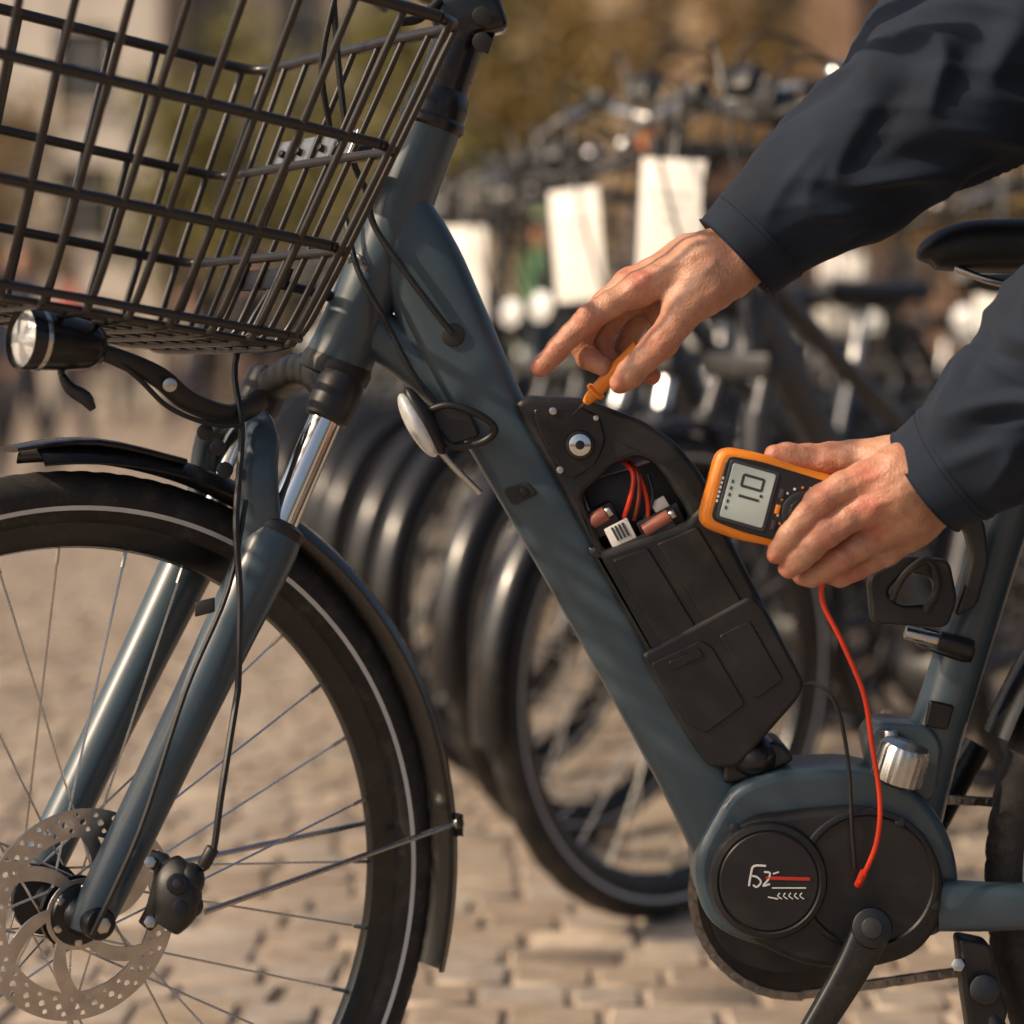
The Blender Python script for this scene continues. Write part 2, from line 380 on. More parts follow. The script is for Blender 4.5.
mb.slab([[(503,490),(528,482),(538,494),(512,506)]],-.0305,-.027,'black',.0008,4)
mb.cyl(P(524,492,-.029),P(524,492,-.033),.004,'darkmetal',10)
mb.cyl(P(453,335,-.026),P(453,335,-.031),.010,'black',20)
bd=V((-.65,-.70,-.2)).normalized(); bc=P(378,262)+bd*.0268; mb.lathe(bc,bd,[(.0125,-.001),(.0125,.001),(.0105,.0016),(.0095,.0008),(.0001,.0012)],'steel',32)
mb.tube([P(366,190,-.034),P(374,225,-.036),P(398,262,-.038),P(430,305,-.036),P(452,333,-.031)],.0028,'black',8,6)
mb.tube([P(345,215,-.02),P(358,270,-.035),P(385,320,-.036),P(412,372,-.036),P(440,408,-.036)],.0026,'black',8,6)
mb.tube([P(330,-60,-.06),P(338,60,-.05),P(350,150,-.04),P(366,190,-.034)],.0028,'black',8,6)
mb.build('step_through_frame',ebike,30)
mb=MB()
mb.cyl(P(890,785,-.034),P(890,730,-.034),.007,'steel',14)
mb.lathe(P(895,782,-.055),V((.25,-.15,.9)),[(.0001,0),(.018,0),(.021,.003),(.021,.03),(.019,.034),(.0001,.036)],'steel',80,fn=lambda i,j:(.0007 if i%4<2 and 1<j<4 else 0))
mb.slab([[(866,738),(880,722),(930,726),(944,746),(936,800),(900,812),(880,800)]],-.030,.028,'slate',.004,10)
mb.slab([[(930,700),(955,706),(948,730),(925,727)]],-.03,-.024,'darkmetal',.002,4)
mb.slab([[(868,578),(905,556),(950,560),(958,600),(948,628),(872,624)],[(886,592),(906,572),(934,578),(936,604),(900,606)]],-.052,-.036,'black',.003,9)
mb.tube([P(892,600,-.055),P(905,575,-.058),P(928,560,-.058),P(938,585,-.058),P(925,612,-.056)],.0035,'black',8,5)
mb.slab([[(950,505),(985,520),(990,560),(978,606),(955,618),(964,590),(972,556),(966,530),(945,520)]],-.05,-.03,'black',.003,8)
mb.lathe(P(948,646,0),P(958,615)-P(948,646),[(.026,-.008),(.029,-.006),(.029,.006),(.026,.008)],'darkmetal',28)
mb.cyl(P(905,632,-.03),P(945,642,-.03),.006,'steel',14); mb.cyl(P(938,640,-.03),P(972,650,-.03),.0085,'black',16)
mb.slab([[(958,938),(992,945),(1000,985),(1010,1010),(1000,1040),(972,1045),(965,1000)]],-.05,-.02,'black',.004,8)
mb.cyl(P(985,990,-.05),P(985,990,-.062),.013,'darkmetal',20); mb.tube([P(990,1010,-.04),P(1100,1330,-.14)],.009,'black',14)
mb.cyl(P(958,965,-.05),P(958,965,-.058),.006,'steel',6)
mb.build('frame_fittings',ebike)
# motor cover, crank, chain
mb=MB()
mb.slab([[(712,878),(722,840),(752,818),(800,812),(868,806),(920,826),(945,870),(944,920),(918,956),(862,972),(800,966),(752,942),(722,918)]],-.058,.050,'black',.006,26)
def ring(u,v,y,rp,m,seg=56): 
    c=P(u,v,y); k=(2+y)/2/SC
    mb.lathe(c,V((0,-1,0)),[(r*k,h) for r,h in rp],m,seg)
ring(768,880,-.058,[(59,-.002),(59,.003),(57,.006),(52,.0072),(50,.0058),(48,.0072),(.1,.0078)],'black')
ring(868,880,-.058,[(72,-.001),(72,.001),(70,.0022),(66,.0022),(64,.0008)],'gloss')
for u,v in ((735,828),(900,822),(935,905),(850,958)): mb.cyl(P(u,v,-.057),P(u,v,-.0605),.0045,'darkmetal',12)
def stroke(pts,w,m,y=-.0664): mb.tube([P(u,v,y) for u,v in pts],[(.0004,w*.00085)]*len(pts),m,6,3,up=(0,1,0))
stroke([(766,866),(754,866),(751,874),(749,886)],1.2,'white'); stroke([(752,876),(757,877),(761,882),(757,887),(753,885)],1.1,'white')
stroke([(764,872),(770,873),(768,880),(763,886),(770,884)],1.1,'white'); stroke([(773,874),(779,872)],.9,'white')
stroke([(766,878),(810,879)],1.9,'red'); stroke([(772,888),(806,888)],.8,'white')
for k in range(5): stroke([(780+k*5.5,893),(778+k*5.5,896),(782+k*5.5,899)],.7,'white')
stroke([(768,897),(778,899)],.8,'white')
mb.cyl(P(872,928,-.055),P(872,928,-.090),.017,'darkmetal',28); mb.cyl(P(872,928,-.088),P(872,928,-.094),.009,'black',20)
pe=P(765,1112,-.09)
mb.tube([P(872,928,-.080),P(850,972,-.083),P(812,1035,-.086),pe],[(.008,.017),(.008,.0145),(.008,.0125),(.008,.013)],'gloss',20,4,p=3)
mb.cyl(pe,pe+V((0,-.10,0)),.007,'steel',14); mb.box(pe+V((0,-.06,0)),V((.045,0,0)),V((0,.045,0)),V((0,0,.010)),'black',.004)
pe2=P(978,745,.1); mb.tube([P(872,928,.075),pe2],[(.008,.016),(.008,.012)],'gloss',16,p=3)
cc=P(795,893,.055); teeth=[]
for i in range(44*4):
    a=2*math.pi*i/(44*4); r=.0920 if i%4 in(1,2) else .088; teeth.append((r*math.cos(a),r*math.sin(a)))
mb.plate([teeth,circ(0,0,.070,50)],cc,V((1,0,0)),UZ,.003,'darkmetal')
mb.slab([[(700,880),(880,820),(940,905),(800,980),(720,960)]],.046,.054,'black',.002,40)
rear=P(1399,882); rear.z=.36
path=[]
for i in range(41):
    a=math.radians(90+180*i/40); path.append(cc+V((.0915*math.cos(a),0,.0915*math.sin(a))))
rc=V((rear.x,.055,rear.z)); path.append(rc+V((0,0,-.04))); 
for i in range(1,9):
    a=math.radians(-90+180*i/9); path.append(rc+V((.04*math.cos(a),0,.04*math.sin(a))))
path.append(path[0])
step=.0127/2;k=0;carry=0
for i in range(len(path)-1):
    a,b=path[i],path[i+1];L=(b-a).length;t=(b-a).normalized();s=carry
    while s<L:
        c=a+t*s; u=t.cross(V((0,1,0)))
        if k%2==0: mb.cyl(c+V((0,-.0042,0)),c+V((0,.0042,0)),.0034,'chain',8)
        else:
            w=.0036 if k%4==1 else .0024
            for q in (-1,1): mb.box(c+V((0,q*w,0)),t*.0082,V((0,.0005,0)),u*.0038,'chain',0)
        k+=1; s+=step
    carry=s-L
mb.build('mid_drive_motor_and_crank',ebike)
mb=MB(); wheel(mb,rear,V((0,-1,0)),.36,300,32,.023); 
fender(mb,rear,V((0,-1,0)),.378,math.radians(20),math.radians(205),w=.03)
mb.lathe(rear,V((0,-1,0)),[(.07,.038),(.085,.038),(.085,.040),(.07,.040)],'rotor',60,True)
mb.lathe(rear,V((0,1,0)),[(.02,.05),(.038,.05),(.038,.06),(.02,.062)],'darkmetal',40,True)
mb.build('rear_wheel',ebike)
mb=MB()
mb.tube([P(924,262),P(930,255),P(965,247),P(1030,246),P(1100,246),P(1170,238),P(1225,228),P(1245,236)],[(.004,.004),(.017,.014),(.023,.022),(.030,.024),(.05,.026),(.078,.030),(.080,.026),(.05,.010)],'black',32,5,p=2.4)
for s in (-1,1): mb.tube([P(955,268,.012*s),P(1000,283,.02*s),P(1080,292,.022*s),P(1150,285,.025*s),P(1200,262,.04*s)],.0035,'steel',10,4)
mb.box(P(1082,288),V((.02,0,0)),V((0,.03,0)),V((0,0,.012)),'darkmetal',.004)
mb.build('saddle',ebike)
mb=MB()
mb.tube([P(446,78),P(472,5)],[.0225,.0215],'gloss',28)
mb.box(P(468,18),V((.030,0,.008)),V((0,.022,0)),V((-.006,0,.018)),'gloss',.006,3)
for v in (16,42):
    mb.cyl(P(482,v,-.024),P(482,v,-.032),.0085,'black',16); mb.cyl(P(492,v+2,0),P(486,v,0),.01,'darkmetal',16)
mb.tube([P(440,0,-.022),P(420,18,-.03),P(400,22,-.04)],.004,'black',10,4)
hb=P(470,-25)
mb.tube([P(468,10),hb],.022,'gloss',24)
pts=[hb+nn*q+bk*o+V((0,0,z)) for q,o,z in ((-.33,.16,.05),(-.24,.10,.05),(-.12,.0,.03),(0,-.02,0),(.12,0,.03),(.24,.10,.05),(.33,.16,.05))]
mb.tube(pts,.0125,'gloss',18,5)
for s in (-1,1):
    mb.tube([hb+nn*s*.23+bk*.095+V((0,0,.05)),hb+nn*s*.34+bk*.17+V((0,0,.05))],.0165,'rubber',18)
    mb.tube([hb+nn*s*.21+bk*.06+V((0,0,.045)),hb+nn*s*.27+bk*.06+V((0,0,.03)),hb+nn*s*.33+bk*.11+V((0,0,.025))],.006,'darkmetal',10,4)
mb.build('handlebar',ebike)
mb=MB()
la=P(104,347,-.15); lb=P(24,338,-.195); d=(lb-la); L=d.length
mb.lathe(la,d,[(.0001,0),(.008,.001),(.016,.006),(.020,.016),(.0225,L*.5),(.0245,L*.85),(.0258,L),(.0245,L+.003),(.0225,L-.001)],'gloss',40)
mb.lathe(la,d,[(.0225,L-.001),(.016,L+.003),(.008,L+.005),(.0001,L+.0055)],'lens',40)
mb.lathe(la,d,[(.0236,L*.80),(.0250,L*.82),(.0252,L*.86),(.0245,L*.88)],'steel',40)
mb.tube([la+V((-.002,0,-.004)),P(128,362,-.14),P(160,378,-.12),P(190,402,-.10),P(232,415,-.07),P(262,398,-.04)],[(.006,.007),(.006,.008),(.005,.009),(.005,.009),(.006,.009),(.006,.01)],'black',12,5,p=3)
mb.tube([P(108,352,-.15),P(140,380,-.14),P(170,408,-.12),P(210,424,-.1),P(240,425,-.08)],.0022,'black',8,5)
mb.tube([P(62,375,-.165),P(70,388,-.165),P(85,398,-.165),P(93,410,-.165)],[(.003,.003),(.004,.005),(.004,.006),(.002,.003)],'gloss',10,4)
mb.tube([P(60,362,-.165),P(62,375,-.165)],.003,'black',8)
mb.cyl(P(170,385,-.13),P(170,385,-.12),.006,'steel',12)
for u,v in ((205,432),(225,470),(218,448)): mb.cyl(P(u,v,-.09),P(u,v,-.075),.007,'darkmetal',12)
mb.build('headlamp',ebike)
mb=MB()
c=P(420,424,-.045); t=V((.5,0,-.87)); s_=V((.87,0,.5))
mb.ball(c-s_*.002,(t*.031,s_*.0095,V((0,.017,0))),'lens',28,16)
mb.ball(c+s_*.005,(t*.033,s_*.0085,V((0,.0145,0))),'black',24,14)
mb.tube([P(432,442,-.045),P(455,468,-.042),P(480,493,-.034)],.003,'steel',10,4)
mb.tube([P(425,412,-.045),P(450,405,-.05),P(480,415,-.05),P(495,430,-.045),P(480,443,-.04),P(452,446,-.04),P(438,432,-.045)],.0032,'black',10,6)
mb.slab([[(430,405),(470,412),(480,436),(450,446),(436,430)]],-.04,-.031,'black',.002,6)
mb.build('frame_reflector',ebike)
# ------------------------------------------------------------------ battery
bat=empty('battery_pack'); bat.parent=ebike
mb=MB()
mb.slab([[(514,404),(528,396),(585,398),(642,420),(676,442),(702,474),(722,516),(748,575),(640,640),(600,560),(568,500)],
         [(582,494),(612,466),(638,456),(658,466),(686,508),(690,520),(604,552)]],-.034,.034,'black',.005,9)
mb.slab([[(532,408),(580,406),(600,416),(606,440),(596,464),(572,480),(556,466),(536,428)]],-.0375,-.030,'gloss',.002,8)
mb.slab([[(586,545),(600,552),(684,524),(706,500),(716,510),(805,682),(800,696),(735,768),(712,768),(696,742)]],-.037,.037,'black',.006,8)
mb.slab([[(612,560),(648,547),(702,636),(667,654)]],-.0390,-.034,'black',.0018,4)
mb.slab([[(656,544),(698,526),(748,611),(711,630)]],-.0390,-.034,'black',.0018,4)
mb.slab([[(640,655),(752,594),(764,606),(806,684),(798,700),(738,768),(710,768),(690,742)]],-.041,.041,'black',.004,8)
mb.slab([[(650,664),(700,640),(712,646),(746,704),(706,734),(688,724)]],-.0428,-.038,'black',.0015,5)
mb.slab([[(718,636),(750,620),(784,680),(756,700)]],-.0424,-.038,'black',.0015,5)
mb.slab([[(668,662),(700,648),(704,656),(673,671)]],-.0445,-.041,'gloss',.001,3)
mb.ball(P(752,755,-.012),(V((.024,0,0)),V((0,.03,0)),V((0,0,.020))),'gloss',24,14)
mb.slab([[(726,748),(782,742),(796,760),(760,778),(722,785)]],-.03,.03,'black',.004,8)
mb.build('battery_case',bat,30)
mb=MB()
mb.cyl(P(580,445,-.036),P(580,445,-.043),.0125,'darkmetal',32); mb.cyl(P(580,445,-.043),P(580,445,-.0455),.0095,'chrome',32); mb.cyl(P(580,445,-.0455),P(580,445,-.0463),.004,'darkmetal',12)
for u,v,r in ((553,411,.0035),(560,470,.0032),(596,418,.0025)): mb.cyl(P(u,v,-.036),P(u,v,-.0395),r,'steel',8)
mb.box(P(602,520,-.012),V((.012,0,.006)),V((0,.014,0)),V((-.005,0,.011)),'black',.002)
mb.cyl(P(588,524,-.026),P(606,513,-.026),.0068,'copper',20); mb.cyl(P(606,513,-.026),P(611,510,-.026),.0052,'steel',16)
mb.box(P(660,522,-.012),V((.018,0,.009)),V((0,.014,0)),V((-.004,0,.009)),'black',.002)
mb.cyl(P(644,532,-.027),P(670,516,-.027),.0065,'copper',20); mb.cyl(P(670,516,-.027),P(675,513,-.027),.0050,'steel',16)
mb.box(P(621,535,-.026),V((.010,0,.005)),V((0,.005,0)),V((-.005,0,.010)),'white',.001)
for k in range(4): mb.box(P(615+k*3.5,534-k*1.6,-.0315),V((.0008,0,.0004)),V((0,.0006,0)),V((-.003,0,.0055)),'ink',0)
mb.box(P(660,505,-.020),V((.006,0,.003)),V((0,.003,0)),V((-.003,0,.005)),'white',.0008)
mb.box(P(642,543,-.028),V((.030,0,.013)),V((0,.004,0)),V((-.003,0,.006)),'black',.001)
mb.tube([P(624,518,-.022),P(631,495,-.030),P(633,474,-.028),P(624,462,-.016)],.0021,'redwire',8,5)
mb.tube([P(634,520,-.022),P(639,497,-.030),P(638,476,-.028),P(629,462,-.014)],.0019,'brownwire',8,5)
mb.tube([P(648,524,-.022),P(647,500,-.026),P(640,478,-.026),P(632,463,-.014)],.0018,'redwire',8,5)
mb.tube([P(642,524,-.022),P(653,498,-.024),P(648,474,-.018)],.0017,'black',8,4)
mb.box(P(638,504,.012),V((.040,0,.012)),V((0,.010,0)),V((-.01,0,.030)),'ink',.002)
mb.tube([P(796,688,-.03),P(815,684,-.05),P(836,704,-.06),P(848,760,-.06),P(852,830,-.063),P(855,868,-.062)],.0018,'black',8,6)
mb.build('battery_lock_and_wiring',bat)
# ================================================================== BASKET
bas=empty('bicycle_basket')
Ld=V((-.83,-.555,.150)); Wd=V((-.555,.83,0)); 
BRN=P(303,350,-.13); TRN=P(466,24,-.17)
def BK(l,w,h):
    lo=BRN+Ld*(.34*l)+Wd*(.27*w); hi=TRN+Ld*(.42*l)+Wd*(.36*w)
    return lo.lerp(hi,h)
mb=MB(); wr=.0032
def loop(h,r,ins=0):
    pts=[]; e=.06
    for l,w in ((e,0),(.25,0),(.5,0),(.75,0),(1-e,0),(1,e),(1,.3),(1,.7),(1,1-e),(1-e,1),(.75,1),(.5,1),(.25,1),(e,1),(0,1-e),(0,.7),(0,.3),(0,e)): pts.append(BK(l,w,h))
    pts.append(pts[0]); mb.tube(pts,r,'wire',12,3)
loop(1.0,.0050); loop(.62,.0045); loop(.31,.0045); loop(.035,.0036)
def jt(): return random.uniform(-.004,.004)
for i in range(10):
    l=.035+.93*i/9+jt()
    mb.tube([BK(l,0,1.0),BK(l+jt(),-.004,.5),BK(l,-.002,.14),BK(l,.014,.035),BK(l,.07,0),BK(l,.5,-.004),BK(l,.93,0),BK(l,.986,.035),BK(l,1.002,.14),BK(l+jt(),1.004,.5),BK(l,1,1.0)],wr,'wire',10,4)
for i in range(9):
    w=.04+.92*i/8+jt()
    mb.tube([BK(-.002,w,1.0),BK(-.004,w,.5),BK(-.002,w,.14),BK(.014,w,.035),BK(.07,w,.008),BK(.5,w,.006),BK(.93,w,.008),BK(.986,w,.035),BK(1.002,w,.14),BK(1.004,w,.5),BK(1.0,w,1.0)],wr*.9,'wire',10,4)
mb.build('wire_cage',bas)
mb=MB()
pc=BK(-.012,.52,.67); up_=(BK(0,.55,.9)-BK(0,.55,.3)).normalized(); rn=Wd.cross(up_).normalized()
if rn.y>0: rn=-rn
mb.box(pc,Wd*.070,rn*.0018,up_*.012,'steel',.001)
for q in (-.05,-.02,.02,.05): mb.cyl(pc+Wd*q,pc+Wd*q+rn*.006,.0035,'darkmetal',10)
pc2=BK(-.012,.5,.24); mb.box(pc2,Wd*.045,rn*.0018,up_*.008,'darkmetal',.001)
mb.tube([pc-rn*.003,pc+V((.03,0,0)),P(418,150)],[(.012,.005)]*3,'darkmetal',12,3); mb.tube([pc2-rn*.003,P(345,300)],[(.012,.005)]*2,'darkmetal',12)
mb.build('basket_mount',bas)
# ================================================================== MULTIMETER
mm=empty('digital_multimeter')
mb=MB()
ex=V((.962,.0,-.272)); ey=V((.262,.06,.962)).normalized(); ez=ex.cross(ey).normalized(); K=1.09
if ez.y>0: ez=-ez
mc=P(779,505,-.128)
def ml(x,y,z): return mc+ex*x*K+ey*y*K+ez*z
def mplate(poly,z0,z1,m,rad=.004,bev=.001):
    mb.plate([[(x*K,y*K) for x,y in rnd(poly,rad)]],ml(0,0,(z0+z1)/2),ex,ey,z1-z0,m,bev)
hl,hh=.056,.0335
mplate([(-hl,-hh*.92),(-hl,hh*.92),(-hl*.4,hh),(0,hh*.93),(hl*.5,hh*.95),(hl,hh*.95),(hl,-hh*.95),(hl*.5,-hh*.95),(0,-hh*.93),(-hl*.4,-hh)],-.015,.013,'orange',.012,.006)
mplate([(-hl+.008,-hh+.009),(-hl+.008,hh-.009),(-hl*.4,hh-.0065),(hl-.008,hh-.008),(hl-.008,-hh+.008),(-hl*.4,-hh+.0065)],.011,.0148,'black',.006,.001)
mplate([(-.045,-.0230),(-.045,.0230),(-.007,.0230),(-.007,-.0230)],.0140,.0158,'grey',.003,.0006)
mplate([(-.0425,-.0205),(-.0425,.0205),(-.0095,.0205),(-.0095,-.0205)],.0150,.0164,'lcd',.002,.0004)
def dig(cx,cy,segs,hw=.0048,hh2=.0088,t=.0011):
    S={'a':((-hh2,-hw),(-hh2,hw)),'g':((0,-hw),(0,hw)),'d':((hh2,-hw),(hh2,hw)),'f':((-hh2,-hw),(0,-hw)),'e':((0,-hw),(hh2,-hw)),'b':((-hh2,hw),(0,hw)),'c':((0,hw),(hh2,hw))}
    for q in segs:
        (x0,y0),(x1,y1)=S[q]; a=ml(cx+x0*.88,cy+y0*.88,.0166); b=ml(cx+x1*.88,cy+y1*.88,.0166); mb.tube([a,b],[(t,.0002)]*2,'ink',6,up=tuple((b-a).cross(ez)))
dig(-.025,-.006,'bc'); dig(-.025,.0100,'abcdef'); mb.box(ml(-.0165,.0020,.0166),ex*.0011,ey*.0011,ez*.0002,'ink',0)
for k in range(5): mb.box(ml(-.0395,-.013+k*.005,.0166),ex*.0008,ey*.0014,ez*.0002,'ink',0)
c=ml(.018,-.002,.0148)
mb.lathe(c,ez,[(.0185,0),(.0185,.001),(.0175,.0015),(.0135,.0018),(.013,.006),(.012,.0075),(.0001,.0078)],'black',48,fn=lambda i,j:(.0005 if i%4<2 and j in(4,5) else 0))
mb.box(c+ez*.0085,(ex+ey).normalized()*.010,(ex-ey).normalized()*.0018,ez*.001,'grey',.0005)
for i in range(20):
    a=2*math.pi*i/20; q=c+(ex*math.cos(a)+ey*math.sin(a))*.0215+ez*.0003
    mb.box(q,ex*.0009,ey*.0009,ez*.0003,'white' if i%3 else 'orange',0)
for k in range(3): mb.box(ml(-.002,-.016+.012*k,.0155),ex*.002,ey*.0038,ez*.001,'orange' if k==1 else 'grey',.0007)
for k in range(6): mb.box(ml(-.0470,-.010+.0035*k,.0150),ex*.0008,ey*.0011,ez*.0002,'white',0)
mb.build('meter_body',mm,30)
mb=MB()
lead=[ml(.048,-.020,.004),P(826,572,-.125),P(822,600,-.12),P(842,642,-.12),P(864,695,-.115),P(872,745,-.10),P(880,800,-.09),P(876,845,-.085),P(860,882,-.07)]
mb.tube(lead,.0022,'redwire',10,8); mb.tube([P(830,566,-.125),P(825,580,-.123)],.0036,'redwire',12)
mb.cyl(P(864,872,-.075),P(858,885,-.064),.0034,'redwire',12)
mb.build('test_lead',mm)
mb=MB()
pt=P(573,414,-.038); ph=P(587,401,-.060); pe=P(640,344,-.080); d=(pe-ph)
mb.tube([pt,ph],[.0005,.0011],'chrome',10)
mb.lathe(ph-d.normalized()*.002,d,[(.0001,0),(.003,.0),(.0045,.004),(.0052,.010),(.0085,.012),(.0085,.0145),(.0060,.016),(.0062,.04),(.0055,d.length),(.0001,d.length+.001)],'orange',28)
mb.tube([pe,P(665,325,-.070),P(700,290,-.07),P(735,262,-.065),P(790,208,-.07)],.002,'redwire',8,6)
mb.build('test_probe',mm)
# ================================================================== PERSON (technician)
per=empty('technician')
def C(*a): return [(P(u,v,y),r) for u,v,y,r in a]
core=[C((800,205,-.075,.029),(742,252,-.072,.027),(725,262,-.070,.025)),
 C((735,256,-.088,.023),(700,262,-.092,.0185),(640,289,-.090,.0135)),
 C((732,252,-.070,.022),(690,258,-.072,.0175),(630,285,-.069,.0135)),
 C((732,258,-.055,.022),(690,268,-.052,.017),(634,296,-.049,.0125)),
 C((735,268,-.050,.022),(700,285,-.042,.016),(648,308,-.033,.012)),
 C((728,274,-.088,.022),(705,288,-.096,.020),(684,308,-.100,.0165)),
 C((715,282,-.070,.019),(665,312,-.058,.016))]
idx=C((640,289,-.090,.0135),(612,303,-.091,.0112),(588,319,-.091,.0115),(572,334,-.089,.0096),(558,349,-.087,.0099),(543,365,-.084,.0080),(539,369,-.083,.0068))
mid=C((630,285,-.069,.0135),(606,303,-.068,.0115),(586,325,-.066,.0115),(580,343,-.064,.0098),(588,358,-.066,.0098),(602,366,-.070,.0085))
rin=C((634,296,-.049,.0125),(612,318,-.047,.011),(600,338,-.046,.0108),(604,358,-.047,.0095),(622,370,-.052,.009),(636,372,-.056,.0078))
pin=C((648,308,-.033,.012),(632,328,-.032,.0100),(624,346,-.031,.0096),(634,366,-.034,.0085),(652,376,-.042,.0078))
thb=C((684,308,-.100,.0165),(676,322,-.103,.0138),(662,342,-.104,.0140),(645,358,-.102,.0120),(630,374,-.098,.0120),(620,383,-.094,.0092))
rp=[(idx[2][0],.014),(idx[4][0],.012),(idx[6][0],.012),(mid[2][0],.014),(mid[4][0],.012),(rin[4][0],.014),(pin[4][0],.012),(thb[2][0],.016),(thb[5][0],.014),(P(640,282,-.10),.012),(P(630,276,-.075),.012)]
def creases(js,dors,tend):
    def f(X):
        out=np.zeros(len(X))
        for a,b,r in js:
            a=np.array(a);b=np.array(b);t=(b-a)/np.linalg.norm(b-a)
            s=(X-a)@t; rad=np.linalg.norm((X-a)-s[:,None]*t,axis=1)
            w=(rad<r*1.5)
            for o in (-.0032,0,.0032): out-=w*.0006*np.exp(-((s-o)/.0007)**2)
        for a,b in tend:
            d=seg_d(X,a,b,0,0); out+=.0011*np.exp(-(d/.0030)**2)
        out+=.0004*np.sin(X[:,0]*310+2*np.sin(X[:,2]*170))*np.sin(X[:,2]*260+X[:,1]*200)
        return out
    return f
js=[(idx[2][0],idx[3][0],.0113),(idx[4][0],idx[5][0],.0096),(mid[2][0],mid[3][0],.0115),(thb[2][0],thb[3][0],.0138),(thb[4][0],thb[5][0],.0120),(rin[2][0],rin[3][0],.011)]
tn=[(P(722,246,-.110),P(645,276,-.104)),(P(720,230,-.085),P(632,268,-.078)),(P(715,262,-.115),P(690,290,-.12))]
organic('right_hand',core,[idx,mid,rin,pin,thb],.0014,['skin'],None,per,.012,.003,.007,rp,creases(js,(0,0,1),tn))
core2=[C((1010,420,-.165,.031),(940,472,-.140,.030),(915,486,-.138,.028)),
 C((925,470,-.152,.025),(900,472,-.160,.021),(866,480,-.163,.0145)),
 C((925,482,-.158,.025),(900,492,-.164,.020),(868,508,-.166,.0145)),
 C((928,492,-.150,.026),(905,512,-.152,.021),(876,534,-.152,.0140)),
 C((930,498,-.138,.026),(910,522,-.134,.020),(886,548,-.132,.0130)),
 C((918,468,-.132,.025),(896,462,-.126,.020),(872,460,-.120,.0165)),
 C((915,495,-.125,.022),(880,510,-.120,.018))]
idx2=C((866,480,-.163,.0145),(842,487,-.168,.0120),(820,501,-.170,.0122),(804,519,-.168,.0102),(791,535,-.164,.0102),(779,551,-.158,.0086),(776,555,-.157,.0076))
mid2=C((868,508,-.166,.0145),(848,518,-.170,.0122),(828,532,-.172,.0120),(811,547,-.168,.0104),(799,559,-.161,.0102),(789,568,-.152,.0086))
rin2=C((876,534,-.152,.0140),(858,546,-.157,.0118),(842,557,-.158,.0114),(826,568,-.150,.0100),(812,575,-.140,.0096),(802,575,-.130,.0085))
pin2=C((886,548,-.132,.0130),(870,560,-.135,.0106),(856,568,-.134,.0100),(840,576,-.124,.0090),(828,575,-.114,.0080))
thb2=C((872,460,-.120,.0165),(850,457,-.116,.0138),(828,459,-.112,.0136),(806,459,-.111,.0122),(788,457,-.112,.0118),(775,455,-.113,.0090))
rp2=[(c[2][0],.015) for c in (idx2,mid2,rin2,pin2,thb2)]+[(c[-1][0],.012) for c in (idx2,mid2,rin2,pin2,thb2)]+[(P(866,474,-.18),.014),(P(868,506,-.182),.014),(P(876,532,-.17),.012)]
js2=[(c[2][0],c[3][0],.0122) for c in (idx2,mid2,rin2)]+[(idx2[4][0],idx2[5][0],.0102),(mid2[4][0],mid2[5][0],.0102)]
tn2=[(P(922,468,-.178),P(872,478,-.180)),(P(922,486,-.184),P(874,506,-.183)),(P(924,502,-.176),P(882,530,-.168))]
organic('left_hand',core2,[idx2,mid2,rin2,pin2,thb2],.0014,['skin'],None,per,.012,.003,.007,rp2,creases(js2,(0,-1,0),tn2))
mb=MB()
def nail(ch,dors,w=.0055,l=.0062):
    tip,r=ch[-1]; prev=ch[-2][0]; t=(tip-prev).normalized(); d=V(dors); d=(d-d.dot(t)*t).normalized(); s=t.cross(d)
    c=tip-t*.003+d*(r*.80); vs=[];fs=[]
    for i in range(9):
        for j in range(9):
            a=(i/8*2-1);b=(j/8*2-1); ww=w*(1-.10*(b*b)); 
            vs.append(c+s*(a*ww)+t*(b*l*(1-.25*a*a))+d*(-(a*a)*w*.42-(b*b if b>0 else 0)*.0008+ .0012))
    for i in range(8):
        for j in range(8): fs.append((i*9+j,(i+1)*9+j,(i+1)*9+j+1,i*9+j+1))
    mb.add(vs,fs,'nail')
nail(idx,(-.4,-.2,.85)); nail(thb,(-.55,-.75,.35),.0068,.0078); nail(idx2,(-.45,-.85,.2)); nail(mid2,(-.5,-.8,-.1)); nail(thb2,(0,-.1,1),.0066,.0075); 
mb.build('fingernails',per)
